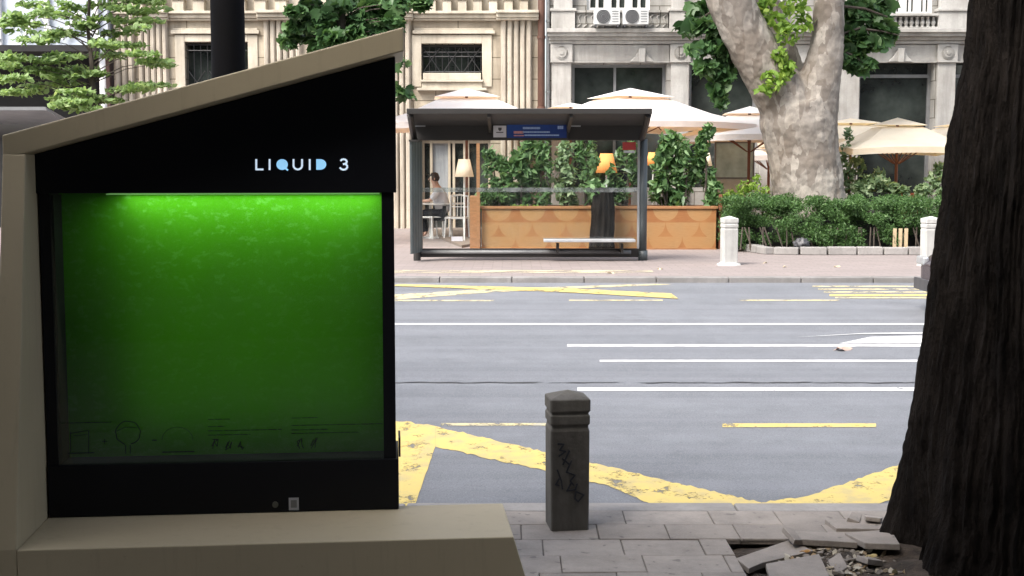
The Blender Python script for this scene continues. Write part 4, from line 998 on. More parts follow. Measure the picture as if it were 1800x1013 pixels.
cs = [C(1365,30,24.2,26,28,wt=1.1), C(1385,60,24.1,24,22), C(1400,15,24.2,22,24), C(1370,100,24.0,16,18), C(1362,140,23.9,24,16), C(1385,120,24.0,16,14), C(1350,158,23.9,22,10,wt=.6), C(1415,40,24.2,14,24,wt=.7), C(1345,8,24.3,16,14,wt=.6)]
leaves('lime_shoots', cs, 62, .15, 'oval', M['leaf_lime'], plane, 31, up=.4, tilt=.8)
cs = [C(1225,20,24.9,26,18,wt=.6), C(1262,8,24.9,24,14), C(1215,48,24.6,30,8), C(1255,42,24.6,26,12), C(1272,62,24.7,22,12), C(1240,85,24.6,34,9), C(1278,98,24.7,20,14), C(1240,118,24.6,26,8), C(1270,130,24.7,22,12), C(1262,158,24.7,16,14,wt=.7), C(1268,180,24.7,9,12,wt=.3),
      C(1510,20,24.9,30,24), C(1545,40,24.9,28,18), C(1500,60,24.8,24,16), C(1560,60,24.9,22,10,wt=.6), C(1530,75,24.8,32,12), C(1495,100,24.8,22,18), C(1515,115,24.8,20,10,wt=.7), C(1500,15,25.2,40,14), C(1550,5,25.2,30,10)]
cs += [(base.x+rnd.uniform(-5,5), PT+rnd.uniform(-3,3), FP+rnd.uniform(7,11), 1.3,1.3,.8, 1.6) for _ in range(36)]
leaves('crown', cs, 62, .24, 'plane', M['leaf_plane'], plane, 32, up=.45, tilt=.75)
b = MB()
for L in ([(1316,70),(1285,60),(1245,85),(1215,90)], [(1345,130),(1300,105),(1255,120)], [(1290,20),(1260,15),(1220,40),(1195,48)], [(1295,60),(1275,120),(1265,175)], [(1480,60),(1510,50),(1550,55),(1580,62)], [(1480,90),(1505,100),(1525,118)], [(1470,10),(1520,15),(1560,30)]):
    b.tube([at(x, y, PT+.1) for x, y in L], [.03-.007*i for i in range(len(L))], 5)
b.split('branch', M['bark'], plane, w=True)

# young tree on the left
YD = 24.0; yb = at(165, 300, YD)
yt = thing('young_tree', 'slender young tree with pale green layered leaves left of the beige facade', 'tree', (yb.x, YD, FP))
b = MB(); b.tube([(yb.x,YD,FP), at(166,200,YD), at(161,110,YD), at(155,55,YD), at(157,0,YD), at(160,-60,YD)], [.06,.05,.042,.034,.028,.01], 8)
YL = [(30,25),(50,45),(75,20),(110,28),(95,55),(135,12),(120,60),(70,68),(150,45),(190,30),(215,15),(245,22),(255,38),(205,55),(180,75),(190,98),(220,80),(250,95),(270,108),(280,112),(120,98),(85,105),(45,100),(15,115),(30,135),(70,122),(100,128),(140,118),(165,128),(110,145),(20,158),(60,150),(130,158),(160,172),(110,180),(190,175),(215,160),(245,155),(270,148),(150,192),(135,178),(0,140),(5,105),(230,0),(270,5),(180,5),(60,5),(10,35)]
for i, (x, y) in enumerate(YL):
    e = at(x, y, YD+rnd.uniform(-.5,.5)); s_ = at(162, min(y+35, 240), YD); mid = (e+s_)/2+Vector((0,0,.08)); b.tube([s_, mid, e], [.016,.010,.004], 4)
b.build('trunk', M['bark'], yt, w=True)
cs = [C(x, y+rnd.uniform(-3,3), YD+rnd.uniform(-.6,.6), rnd.uniform(24,42), rnd.uniform(3.5,7), 26) for x, y in YL] + [C(x+rnd.uniform(-30,30), y+rnd.uniform(-12,12), YD+rnd.uniform(-.6,.6), rnd.uniform(14,30), rnd.uniform(3,5), 20, wt=.45) for x, y in YL] + [C(rnd.uniform(20,290), rnd.uniform(-120,-10), YD+rnd.uniform(-.8,.8), 28, 9) for _ in range(24)]
leaves('crown', cs, 85, .135, 'oval', M['leaf_young'], yt, 41, up=.9, tilt=.5)
# dark dense tree in the middle
CD = 25.0; cb = at(603, 300, CD)
ct = thing('dense_tree', 'dense deep green tree rising behind the peak of the beige roof', 'tree', (cb.x, CD, FP))
b = MB(); b.tube([(cb.x,CD,FP), at(604,120,CD), at(600,60,CD), at(606,-80,CD)], [.12,.10,.08,.04], 10)
CL = [(520,20),(545,8),(570,25),(600,8),(640,12),(670,8),(700,12),(560,45),(595,40),(630,35),(665,32),(690,35),(540,62),(580,65),(615,60),(650,55),(685,58),(560,85),(600,82),(640,78),(530,42),(510,70),(710,0),(740,4),(515,48),(695,100),(700,160),(712,168),(705,112)]
for x, y in CL[:20]: b.tube([at(603, y+25, CD), at((603+x)/2, y+5, CD), at(x, y, CD-.2)], [.025,.016,.006], 4)
b.build('trunk', M['bark'], ct, w=True)
cs = [C(x, y, CD+rnd.uniform(-.5,.5), rnd.uniform(16,26), rnd.uniform(8,14), 22, wt=(.25 if y > 95 else 1)) for x, y in CL] + [C(rnd.uniform(500,720), rnd.uniform(-150,-8), CD+rnd.uniform(-.8,.8), 32, 16) for _ in range(24)]
leaves('crown', cs, 62, .20, 'plane', M['leaf_plane'], ct, 42, up=.7, tilt=.6)

# ------------------------------------------------------------------ facades
FD = 32.0
def fx(px): return at(px, 290, FD).x
def fz(py): return at(900, py, FD).z
def wall_holes(b, x0, x1, z0, z1, y0, y1, holes):
    xs = sorted({x0, x1, *[h[0] for h in holes], *[h[1] for h in holes]}); zs = sorted({z0, z1, *[h[2] for h in holes], *[h[3] for h in holes]})
    for i in range(len(xs)-1):
        run = None
        for j in range(len(zs)-1):
            cx, cz = (xs[i]+xs[i+1])/2, (zs[j]+zs[j+1])/2
            if any(h[0] < cx < h[1] and h[2] < cz < h[3] for h in holes):
                if run is not None: b.box(xs[i], xs[i+1], y0, y1, run, zs[j]); run = None
            elif run is None: run = zs[j]
        if run is not None: b.box(xs[i], xs[i+1], y0, y1, run, zs[-1])
def PB(px0, px1, py0, py1): return fx(px0), fx(px1), fz(py1), fz(py0)     # x0,x1,z0,z1 (py0 is the upper edge)
ZT = 11.0
bA = thing('stone_building', 'beige classical stone building with fluted pilasters and iron window grilles', 'building', (fx(570), FD+1, FP))
def fp(name, mat, fn, par=bA, **k):
    b = MB(); fn(b); return b.split(name, mat, par, True, **k)[0]
wins = [PB(330,440,74,215), PB(742,848,77,155)]
doorh = [PB(741,862,240,405)]
b = MB(); wall_holes(b, fx(205), fx(945), FP-.1, fz(32), FD, FD+.5, wins+doorh); b.build('wall', M['stoneA'], bA, w=True)
fp('upper_wall', M['stoneA2'], lambda b: b.box(fx(205), fx(945), FD+.15, FD+.6, fz(32)+.001, ZT))
# entablature
def corn(b):
    for a_, c_, pr in ((205,240,.10),(240,306,.34),(306,460,.16),(460,540,.34),(540,690,.16),(690,729,.34),(729,873,.16),(873,946,.34)):
        x0, x1 = fx(a_)+.002, fx(c_)-.002
        b.box(x0, x1, FD-pr, FD+.14, fz(33), fz(26)); b.box(x0, x1, FD-pr-.07, FD+.14, fz(26)+.002, fz(21)); b.box(x0, x1, FD-pr+.05, FD-.001, fz(37), fz(33)-.002)
fp('cornice', M['stoneA2'], corn, bevel=.01)
def plate(b):
    for a_, c_ in ((306,462),(726,872)):
        b.box(fx(a_)+.02, fx(c_)-.02, FD-.10, FD-.002, fz(60), fz(54)); b.box(fx(a_)+.06, fx(c_)-.06, FD-.05, FD-.002, fz(54)+.002, fz(50))
fp('window_lintel', M['stoneA2'], plate, bevel=.006)
def arch(b):
    for a_, c_, y1 in ((330,440,215),(742,848,128)):
        b.box(fx(a_-17), fx(a_), FD-.04, FD-.002, fz(y1+25), fz(62)); b.box(fx(c_), fx(c_+17), FD-.04, FD-.002, fz(y1+25), fz(62)); b.box(fx(a_)+.001, fx(c_)-.001, FD-.04, FD-.002, fz(74 if a_==330 else 77), fz(62))
fp('window_surround', M['stoneA2'], arch, bevel=.01)
def pil(a_, c_, y0=37, y1=402):
    def f(b):
        x0, x1 = fx(a_), fx(c_); n_ = max(3, round((x1-x0)/.145)); w_ = (x1-x0)/n_; P = []
        for i in range(n_):
            for t, d in ((0,.03),(.10,.11),(.3,.15),(.7,.15),(.90,.11)): P.append((x0+w_*(i+t), -d))
        P.append((x1, -.03)); P = P + [(x1, -.003), (x0, -.003)]
        b.prism(P, fz(y1), fz(y0), lambda q, r_, c: (q, FD+r_, c)); 
    fp('pilaster', M['flute'], f)
for a_, c_ in ((208,243),(250,302),(468,534),(560,618),(640,676),(692,724),(880,935)): pil(a_, c_)
# reliefs / pedestals above the cornice
def ped(b):
    for i in range(9):
        for base_, w_ in ((700,240),(205,320)):
            x = base_ + w_*i/9; b.box(fx(x), fx(x+w_/9*.55), FD-.12, FD+.148, fz(21)+.004, fz(2)); b.box(fx(x)-.02, fx(x+w_/9*.55)+.02, FD-.15, FD+.148, fz(2)+.003, fz(-2))
            b.box(fx(x)+.03, fx(x+w_/9*.55)-.03, FD-.08, FD+.148, fz(-2)+.003, ZT-1)
fp('upper_pilasters', M['stoneA2'], ped, bevel=.01)
# windows
for i, (x0, x1, z0, z1) in enumerate(wins):
    b = MB(); b.box(x0, x1, FD+.30, FD+.36, z0, z1); wn = b.build('window', M['pane'], bA, w=True)
    b = MB(); zb_ = fz(132) if i else z0
    n_ = 9
    for k in range(n_+1): xx = x0+.03+(x1-x0-.06)*k/n_; b.tube([(xx,FD+.1,zb_),(xx,FD+.1,z1)], .011, 5)
    for zz in (zb_+.08, zb_+.45, z1-.06, z1-.2): b.tube([(x0,FD+.085,zz),(x1,FD+.085,zz)], .014, 5)
    for k in range(3):
        c0_ = x0+(x1-x0)*(k+.5)/3; ww = (x1-x0)/6*.8; zc_ = (zb_+z1)/2; hh = .28
        b.tube([(c0_-ww,FD+.07,zc_-hh),(c0_+ww,FD+.07,zc_+hh)], .012, 5); b.tube([(c0_+ww,FD+.075,zc_-hh),(c0_-ww,FD+.075,zc_+hh)], .012, 5)
    b.build('grille', M['iron'], wn).location = Vector((0,0,0)) - bA.location
fp('window_sill', M['stoneA2'], lambda b: (b.box(fx(745), fx(846), FD-.10, FD+.29, fz(141), fz(129)), b.box(fx(741), fx(850), FD-.16, FD-.001, fz(145), fz(141)-.002), b.box(fx(743), fx(848), FD-.10, FD+.29, fz(155), fz(145)-.002), b.box(fx(735), fx(856), FD-.18, FD-.001, fz(160), fz(155)-.002)), bevel=.01)
# glazed entrance seen through the shelter
b = MB(); x0, x1, z0, z1 = doorh[0]; b.box(x0, x1, FD+.32, FD+.36, z0, z1); dr = b.build('entrance', M['pane'], bA, w=True)
b = MB()
for px in (743,757,789,797,816,822,860): b.box(fx(px)-.03, fx(px)+.03, FD+.2, FD+.318, z0, z1)
b.box(x0,x1,FD+.205,FD+.317,fz(252),fz(247)); b.build('door_frame', surf('pale_door_frame', (.50,.42,.33), (.42,.35,.27), 5, .6, 0), dr).location = -bA.location
b = MB(); b.box(fx(758), fx(788), FD+.295, FD+.319, fz(350), fz(252)); b.build('curtain', surf('grey_curtain', (.30,.31,.33), (.22,.23,.25), 3, .8, .1, stretch=(6,1,.4)), dr).location = -bA.location

# downpipes between the buildings
t = thing('downpipe', 'thick rust-brown downpipe between the beige and the grey building', 'pipe', (fx(951), FD-.15, FP))
b = MB(); b.tube([(0,0,0),(0,0,ZT-FP)], .088, 14); b.build('pipe', M['rust'], t, smooth=True)
b = MB()
for z in (1.2,2.9,4.6,6.2): b.tube([(0,0,z),(0,0,z+.07)], .105, 14)
b.split('bracket', M['rust'], t)
t = thing('downpipe', 'thin pale grey downpipe right beside the rust-brown one', 'pipe', (fx(962.5), FD-.10, FP))
b = MB(); b.tube([(0,0,0),(0,0,ZT-FP)], .045, 12); b.build('pipe', M['grey_mid'], t, smooth=True)
b = MB()
for z in (1.6,3.3,5.0): b.tube([(0,0,z),(0,0,z+.05)], .057, 12)
b.split('bracket', M['grey_mid'], t)

# grey building
bB = thing('stone_building', 'grey stone building with round medallions and wide dark shop windows', 'building', (fx(1350), FD+1, FP))
shop = [PB(1005,1170,113,330), PB(1211,1330,113,330), PB(1360,1466,113,330), PB(1508,1637,110,420), PB(1674,1800,110,420), PB(1840,1960,110,420)]
upw = [PB(1030,1140,-60,19), PB(1225,1330,-60,19), PB(1556,1632,-60,26), PB(1760,1860,-60,26)]
b = MB(); wall_holes(b, fx(966), fx(2150), FP-.1, ZT, FD, FD+.5, shop+upw); b.build('wall', M['stoneB'], bB, w=True)
def f(b):
    x0, x1 = fx(960), fx(2150)
    b.box(x0, x1, FD-.42, FD-.001, fz(60), fz(53)); b.box(x0+.03, x1, FD-.34, FD-.001, fz(66), fz(60)-.002); b.box(x0+.06, x1, FD-.20, FD-.001, fz(72), fz(66)-.002); b.box(x0+.06, x1, FD-.13, FD-.001, fz(78), fz(72)-.002)
fp('cornice', M['stoneB2'], f, bB, bevel=.012)
def f(b):
    for a_, c_ in ((1003.5,1174),(1210,1355),(1358,1468),(1507,1639),(1674,1840)): b.box(fx(a_), fx(c_), FD-.06, FD-.001, fz(108), fz(79)); b.box(fx(a_), fx(c_), FD-.09, FD-.001, fz(111), fz(108)-.002)
fp('frieze', M['stoneB2'], f, bB, bevel=.008)
def pierf(a_, c_, y0, y1):
    def f(b):
        b.box(fx(a_), fx(c_), FD-.12, FD-.001, fz(y1), fz(111)); b.box(fx(a_)-.03, fx(c_)+.03, FD-.16, FD-.001, fz(109), fz(79)+.0)
        b.box(fx(a_)-.04, fx(c_)+.04, FD-.18, FD-.001, fz(111)+.001, fz(109)-.001)
    o = fp('pier', M['stoneB2'], f, bB, bevel=.008)
    b = MB(); cxp = (fx(a_)+fx(c_))/2; zc_ = fz(94)
    for r_, d in ((.155,.025),(.12,.045),(.05,.07)):
        b.prism([(cxp+r_*math.cos(2*math.pi*i/20), zc_+r_*math.sin(2*math.pi*i/20)) for i in range(20)], FD-.16-d, FD-.16+.001*d, lambda q, r2, c: (q, c, r2))
    m_ = b.build('medallion', M['stoneB'], o, bevel=.006); m_.location = -bB.location
for a_, c_ in ((969,1003),(1177,1208),(1334,1357),(1470,1505),(1641,1672),(1810,1838)): pierf(a_, c_, 111, 450)
def f(b):   # keystone ornaments
    for c_ in (1126, 1575):
        b.prism([(fx(c_-22), fz(110)), (fx(c_+22), fz(110)), (fx(c_+12), fz(100)), (fx(c_+5), fz(88)), (fx(c_), fz(85)), (fx(c_-5), fz(88)), (fx(c_-12), fz(100))], FD-.16, FD-.061, lambda q, r2, c: (q, c, r2))
        b.prism([(fx(c_-5), fz(111)), (fx(c_+5), fz(111)), (fx(c_+6), fz(86)), (fx(c_-6), fz(86))], FD-.22, FD-.161, lambda q, r2, c: (q, c, r2))
fp('keystone', M['stoneB2'], f, bB, bevel=.02)
for i, (x0, x1, z0, z1) in enumerate(shop):
    b = MB(); b.box(x0, x1, FD+.32, FD+.36, z0, z1); wn = b.build('shop_window', M['pane'], bB, w=True)
    b = MB(); zt_ = fz(133) if i >= 3 else z1-.06
    b.box(x0, x0+.07, FD+.24, FD+.318, z0, z1); b.box(x1-.07, x1, FD+.24, FD+.318, z0, z1)
    if i >= 3: b.box(x0+.071, x1-.071, FD+.24, FD+.318, zt_-.04, zt_+.04)
    else: b.box(x0+.071, x1-.071, FD+.24, FD+.318, z1-.06, z1)
    if i == 0: b.box((x0+x1)/2-.12, (x0+x1)/2-.06, FD+.25, FD+.317, z0, z1-.061)
    b.build('frame', M['grey_mid'], wn).location = -bB.location
for i, (x0, x1, z0, z1) in enumerate(upw):
    b = MB(); b.box(x0, x1, FD+.2, FD+.24, z0, z1); wn = b.build('window', M['pane'], bB, w=True)
    b = MB(); n_ = 3
    b.box(x0, x1, FD+.10, FD+.198, z0, z0+.08); b.box(x0, x1, FD+.10, FD+.198, z1-.08, z1)
    for k in range(n_+1): xx = x0+(x1-x0)*k/n_; b.box(max(x0, xx-.09), min(x1, xx+.09), FD+.099, FD+.197, z0+.081, z1-.081)
    for k in range(n_): xx = x0+(x1-x0)*(k+.5)/n_; b.box(xx-.03, xx+.03, FD+.12, FD+.196, z0+.081, z1-.081)
    b.build('frame', M['frame_w'], wn).location = -bB.location
def f(b):    # balcony parapets with carved panels
    for a_, c_ in ((1011,1170),(1205,1345)):
        b.box(fx(a_), fx(c_), FD-.16, FD-.02, fz(51), fz(24)); b.box(fx(a_), fx(c_), FD-.24, FD-.001, fz(24)+.001, fz(20))
        n_ = 14
        for k in range(n_):
            x = fx(a_)+(fx(c_)-fx(a_))*(k+.5)/n_; b.tube([(x-.05,FD-.175,fz(49)),(x+.03,FD-.185,fz(44)),(x-.03,FD-.185,fz(32)),(x+.04,FD-.175,fz(27))], .022, 5)
fp('balcony_parapet', M['stoneB'], f, bB)
def f(b):
    b.box(fx(1540), fx(1634), FD-.3, FD-.02, fz(30), fz(26)); b.box(fx(1540), fx(1634), FD-.3, FD-.02, fz(52.5), fz(49.5))
    for k in range(10): x = fx(1544+k*9.5); b.lathe([(.05,0),(.035,.04),(.06,.11),(.03,.2),(.045,.25)], (x, FD-.16, fz(49.5)), n=8)
fp('balustrade', M['stoneB2'], f, bB)
def f(b):
    for a_, c_ in ((968,1009),(1172,1203),(1345,1372),(1636,1697),(1480,1536)):
        b.box(fx(a_), fx(c_), FD-.26, FD-.001, fz(52), fz(22)); b.box(fx(a_)-.03, fx(c_)+.03, FD-.30, FD-.001, fz(22)+.001, fz(17))
        b.box(fx(a_)+.06, fx(c_)-.06, FD-.20, FD-.001, fz(17)+.001, ZT-1)
fp('pedestal', M['stoneB2'], f, bB, bevel=.01)
# air conditioners
def ac(px, label):
    A = at(px, 48, FD-.35); t = thing('air_conditioner', label, 'air conditioner', (A.x, FD-.62, fz(48)), 0, 'air conditioners on the balcony parapet')
    MB().box(0,.62,0,.28,0,.36).build('casing', M['ac'], t, bevel=.015)
    b = MB(); b.prism([(.22+.165*math.cos(2*math.pi*i/28), .185+.165*math.sin(2*math.pi*i/28)) for i in range(28)], -.012, -.001, lambda q, r2, c: (q, c, r2)); fan = b.build('fan_grille', M['grey_dark'], t)
    b = MB()
    for r_ in (.05,.09,.13,.16): b.tube([(.22+r_*math.cos(2*math.pi*i/24), -.018, .185+r_*math.sin(2*math.pi*i/24)) for i in range(25)], .006, 4, False)
    b.build('fan_ring', M['grey_mid'], fan)
    b = MB()
    for z in (.06,.12,.18,.24,.30): b.box(.43,.58,-.006,-.001,z,z+.02)
    b.build('side_vent', M['grey_mid'], t)
    b = MB(); b.box(.03,.07,.0,.5,-.05,-.002); b.box(.55,.59,.0,.5,-.05,-.002); b.split('bracket', M['grey_dark'], t)
ac(1043, 'white air conditioner on the parapet, the one on the left'); ac(1093, 'white air conditioner on the parapet, the one on the right')
# menu board / white panel on the terrace
A = at(1258, 312, 28.5); B = at(1324, 252, 28.5); t = thing('display_case', 'pale framed display panel on the terrace left of the plane tree', 'display panel', (A.x, 28.5, FP))
b = MB(); b.box(0, B.x-A.x, 0, .06, A.z-FP, B.z-FP); b.build('panel', surf('cloudy_panel', (.58,.74,.72), (.38,.50,.48), 3, .25, 0), t)
b = MB(); w_ = B.x-A.x; z0, z1 = A.z-FP, B.z-FP; b.box(-.03,0,-.02,.07,z0-.03,z1+.03); b.box(w_,w_+.03,-.02,.07,z0-.03,z1+.03); b.box(.001,w_-.001,-.02,.07,z0-.03,z0); b.box(.001,w_-.001,-.02,.07,z1,z1+.03); b.build('frame', M['grey_mid'], t)
b = MB(); b.box(0,w_,.01,.05,0,z0-.031); b.build('support', surf('pale_board', (.62,.60,.52), (.5,.48,.42), 4, .7, 0), t)
# orange-red chair glimpsed above the hedge
A = at(1608, 360, 26.6); t = thing('chair', 'orange-red chair glimpsed over the hedge under the cream parasol', 'chair', (A.x, 26.6, FP)); mo = surf('orange_chair', (.50,.14,.06), (.4,.1,.05), 4, .5, 0)
MB().box(-.24,.24,-.22,.22,.44,.47).build('seat', mo, t, bevel=.01); MB().box(-.24,.24,.2,.24,.55,.98).build('backrest', mo, t, bevel=.02)
for x in (-.22,.22):
    for y in (-.2,.2): MB().tube([(x,y,0),(x,y,.44)], .016, 6).build('leg', mo, t)
MB().box(-.27,-.22,-.2,.22,.66,.69).build('armrest', mo, t); MB().box(.22,.27,-.2,.22,.66,.69).build('armrest', mo, t)

# left shop building
bC = thing('shop_building', 'pale glass and metal building with dark shopfront behind the young tree', 'building', (fx(60), FD+1, FP))
fp('cladding', M['pale_clad'], lambda b: b.box(fx(-700), fx(203), FD-.3, FD+.3, fz(87), ZT), bC)
def f(b):
    for px in (-80,18,100,185): b.box(fx(px)-.05, fx(px)+.05, FD-.42, FD-.301, fz(87), ZT)
    for px in (-60,40,110): b.tube([at(px,70,FD-.42), at(px+28,20,FD-.42)], .045, 6); b.tube([at(px+60,70,FD-.42), at(px+28,20,FD-.42)], .045, 6)
    b.box(fx(-700), fx(203), FD-.43, FD-.302, fz(87)+.001, fz(82))
fp('mullions', M['whitestone'], f, bC)
fp('canopy_fascia', M['dark'], lambda b: b.box(fx(-700), fx(203), FD-1.2, FD+.2, fz(98), fz(87)-.002), bC)
fp('shopfront', M['dark'], lambda b: b.box(fx(-700), fx(180), FD+.4, FD+.5, FP-.1, fz(98)-.001), bC)
fp('side_wall', surf('brown_brick', (.20,.12,.10), (.14,.09,.08), 8, .8), lambda b: b.box(fx(182), fx(198), FD-.05, FD+.5, FP-.1, fz(98)-.002), bC)
A = fx(205); t = thing('column', 'slim white street column at the corner of the beige facade', 'column', (A, FD-.9, FP))
b = MB(); b.lathe([(.14,0),(.14,.3),(.085,.36),(.08,2.8),(.09,3.0),(.075,3.05),(.07,4.6)], n=18); b.build('shaft', M['whitestone'], t, smooth=True)

# ------------------------------------------------------------------ parked car, almost hidden by the near trunk
cx0 = 4.90; zc0 = roadz(14.9)
car = thing('parked_car', 'dark car on the road, only its front end past the trunk', 'car', (cx0, 14.9, zc0))
mp = surf('car_paint', (.05,.04,.048), (.04,.032,.04), 2, .25, 0); b = MB()
prof = [(0,.30),(.0,.62),(.18,.74),(1.05,.90),(1.75,1.36),(3.0,1.40),(3.75,1.0),(4.15,.92),(4.2,.35),(3.6,.28),(.6,.28)]
secs = [(-.84,.86),(-.80,1.0),(-.55,1.02),(.55,1.02),(.80,1.0),(.84,.86)]
vs = []; n_ = len(prof)
for y, k in secs:
    for (x, z) in prof:
        zz = z if z < .9 else .9+(z-.9)*(1 if abs(y) < .7 else .55); yy = y*(1 if z < .95 else .86); xx = 2.1+(x-2.1)*(1 if abs(y) < .7 else .965); vs.append((xx, yy, zz))
b.add(vs, [tuple(range(n_))[::-1], tuple(range((len(secs)-1)*n_, len(secs)*n_))]+[(j*n_+i, j*n_+(i+1) % n_, (j+1)*n_+(i+1) % n_, (j+1)*n_+i) for j in range(len(secs)-1) for i in range(n_)])
b.build('body', mp, car, bevel=.03, bseg=3)
for x in (.75, 3.4):
    for y in (-.80,.80):
        b = MB(); b.tube([(x,y-.10,.31),(x,y+.10,.31)], .31, 28); wh = b.build('tyre', M['dark'], car, bevel=.03)
        b = MB(); b.tube([(x,y-.11,.31),(x,y+.11,.31)], .19, 20); b.build('rim', M['alu'], wh)
for y in (-.62,.62): b = MB(); b.box(-.012,.06,y-.14,y+.14,.60,.70); b.build('headlight', M['alu'], car, bevel=.02)
b = MB(); b.box(-.02,.02,-.8,.8,.30,.44); b.build('bumper', M['grey_dark'], car, bevel=.01)
b = MB(); b.box(1.5,3.2,-.745,-.722,.98,1.22); b.box(1.5,3.2,.722,.745,.98,1.22); b.split('side_window', M['pane'], car)

# ------------------------------------------------------------------ near tree on the right
ND = 6.95
def nc(px, py, wv): p = at(px, py, ND); return [p.x, ND, wv/F*ND, p.z]
pr_ = [nc(1806,1120,340), nc(1804,1060,300), nc(1802,1010,252), nc(1800,940,226), nc(1800,850,206), nc(1800,690,186), nc(1800,470,158), nc(1808,250,128), nc(1814,100,110), nc(1816,0,103)]
top = pr_[-1]; pr_ += [[top[0]+.08, ND, top[2]*.92, 4.4], [top[0]+.1, ND, top[2]*.85, 6.0], [top[0]+.3, ND-.2, top[2]*.5, 8.0]]
pr_ = [q for q in pr_ if q[3] > -.35]
pr_[0][3] = -.2
nt_ = thing('near_tree', 'huge nearly black tree trunk with furrowed bark rising from the broken paving', 'tree', (pr_[0][0], ND, 0))
rows = []
for p, q in zip(pr_[:-1], pr_[1:]):
    k = max(2, int((q[3]-p[3])/.018)) if q[3] < 3.8 else 12
    for s_ in range(k): f = s_/k; rows.append([p[i]*(1-f)+q[i]*f for i in range(4)])
rows.append(pr_[-1]); n_ = 420; vs = []; fs = []
for cx, cy, r, z in rows:
    for k in range(n_):
        a_ = 2*math.pi*k/n_; ca, sa = math.cos(a_), math.sin(a_)
        aa = a_ + .045*noise.noise(Vector((ca*3, sa*3, z*2.6+3))) + .02*noise.noise(Vector((ca*8, sa*8, z*7)))
        ca, sa = math.cos(aa), math.sin(aa)
        rid = abs(noise.noise(Vector((ca*17, sa*17, z*.9))))**.75
        rid2 = abs(noise.noise(Vector((ca*32, sa*32, z*2.2+9))))**.8 + .25*noise.noise(Vector((ca*40, sa*40, z*12)))
        flare = .17*max(0, 1-z/.7)**1.5*(math.sin(a_*5+1)+.5*math.sin(a_*9))*.6
        big = .03*noise.noise(Vector((math.cos(a_)*1.5, math.sin(a_)*1.5, z*1.1)))
        rr = r - .04 + .055*rid + .032*rid2 + big + flare*(z < .9)
        vs.append((cx+rr*math.cos(a_), cy+rr*math.sin(a_), z))
for i in range(len(rows)-1):
    for k in range(n_): fs.append((i*n_+k, i*n_+(k+1) % n_, (i+1)*n_+(k+1) % n_, (i+1)*n_+k))
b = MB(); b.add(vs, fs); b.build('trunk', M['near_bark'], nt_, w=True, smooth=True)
rnc = random.Random(3)
cs = [(rnc.uniform(-7.5,7), rnc.uniform(-6.5,3.6), rnc.uniform(4.4,9.0), 1.2,1.2,.7) for _ in range(300)]  # unseen crown, spread and thickened over the camera side to shade it
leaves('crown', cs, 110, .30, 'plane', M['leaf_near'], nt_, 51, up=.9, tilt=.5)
b = MB()
for ex in ((-3,4,6.5),(5,3,6.8),(1,0,7),(0,6.5,6.6),(6,7,7)): b.tube([(pr_[-2][0],ND,5.8), ((pr_[-2][0]+ex[0])/2,(ND+ex[1])/2,6.5), ex], [.14,.09,.04], 8)
b.split('branch', M['near_bark'], nt_, w=True)
# unseen building and trees added to shade the near side and fill reflections
rb_ = thing('shading_building', 'plain grey-brown building added behind the viewer for shade and reflections', 'building', (0, -9, 0))
b = MB(); wall_holes(b, -25, 25, -.1, 19, -.3, 0, [(x, x+1.4, z, z+1.9) for x in range(-22, 22, 4) for z in (1, 4.6, 8.2, 11, 14.5)]); b.build('wall', stone('rear_wall', (.13,.115,.10), (.09,.08,.07), .3), rb_)
b = MB(); b.box(-24.5,24.5,-.6,-.5,0,18); b.build('window_panes', M['pane'], rb_)
def add_shading_tree(x, y, s_, seed, label):
    t = thing('shading_tree', label, 'tree', (x, y, 0), 0, 'trees added out of view for shade'); rr = random.Random(seed)
    MB().tube([(0,0,0),(.1,0,2.5),(0,.1,6.5)], [.3,.24,.12], 14).build('trunk', M['near_bark'], t)
    leaves('crown', [(rr.uniform(-4.5,4.5), rr.uniform(-4,3), rr.uniform(3.4,9.5), 1.2,1.2,.9) for _ in range(100)], 80, .36, 'plane', M['leaf_near'], t, seed, w=False)
add_shading_tree(-8.5, -3.5, 1, 61, 'dark tree added for shade behind the viewer on the left'); add_shading_tree(8.5, -3.5, 1, 62, 'dark tree added for shade behind the viewer on the right'); add_shading_tree(-10.5, 4.0, 1, 63, 'dark tree added for shade left of the tank, outside the view')

# ------------------------------------------------------------------ soil, broken slabs, litter round the near tree
b = MB(); NX, NY = 70, 60; vs = []; fs = []
for j in range(NY+1):
    for i in range(NX+1):
        x = 1.1+3.3*i/NX; y = 4.7+2.5*j/NY; d = math.hypot(x-nt_.location.x, y-ND)
        vs.append((x, y, -.06+.045*noise.fractal(Vector((x*3,y*3,0)),1,2,5)+.09*max(0,1-(d-.5)/.9)))
for j in range(NY):
    for i in range(NX): fs.append((j*(NX+1)+i, j*(NX+1)+i+1, (j+1)*(NX+1)+i+1, (j+1)*(NX+1)+i))
b.add(vs, fs)
# keep the sheet inside the planting hole
b2 = MB(); b2.v = b.v; b2.a = b.a; b2.f = [f for f in b.f if b.v[f[0]][0] > 1.12 and b.v[f[0]][1] < 7.2]
tag(b2.build('tree_pit_soil', M['soil'], smooth=True), kind='structure')
def slab(name, pts, z, tilt, label, th=.032):
    """pts: photo corners on the pavement; tilt about x and y in degrees"""
    P = [gr(x, y, z) for x, y in pts]; c = sum(P, Vector())/len(P); b = MB()
    b.prism([(p.x-c.x, p.y-c.y) for p in P], -th, 0, lambda q, r2, cc: (q, r2, cc)); o = b.build(name, M['pave_near'], None, bevel=.004)
    o.location = (c.x, c.y, z); o.rotation_euler = (R(tilt[0]), R(tilt[1]), 0); 
    at_ = o.data.attributes.new('v', 'FLOAT', 'POINT') if 'v' not in o.data.attributes else o.data.attributes['v']; at_.data.foreach_set('value', [rnd.uniform(.3,.9)]*len(o.data.vertices))
    return tag(o, label, 'paving slab', 'broken slabs round the near tree')
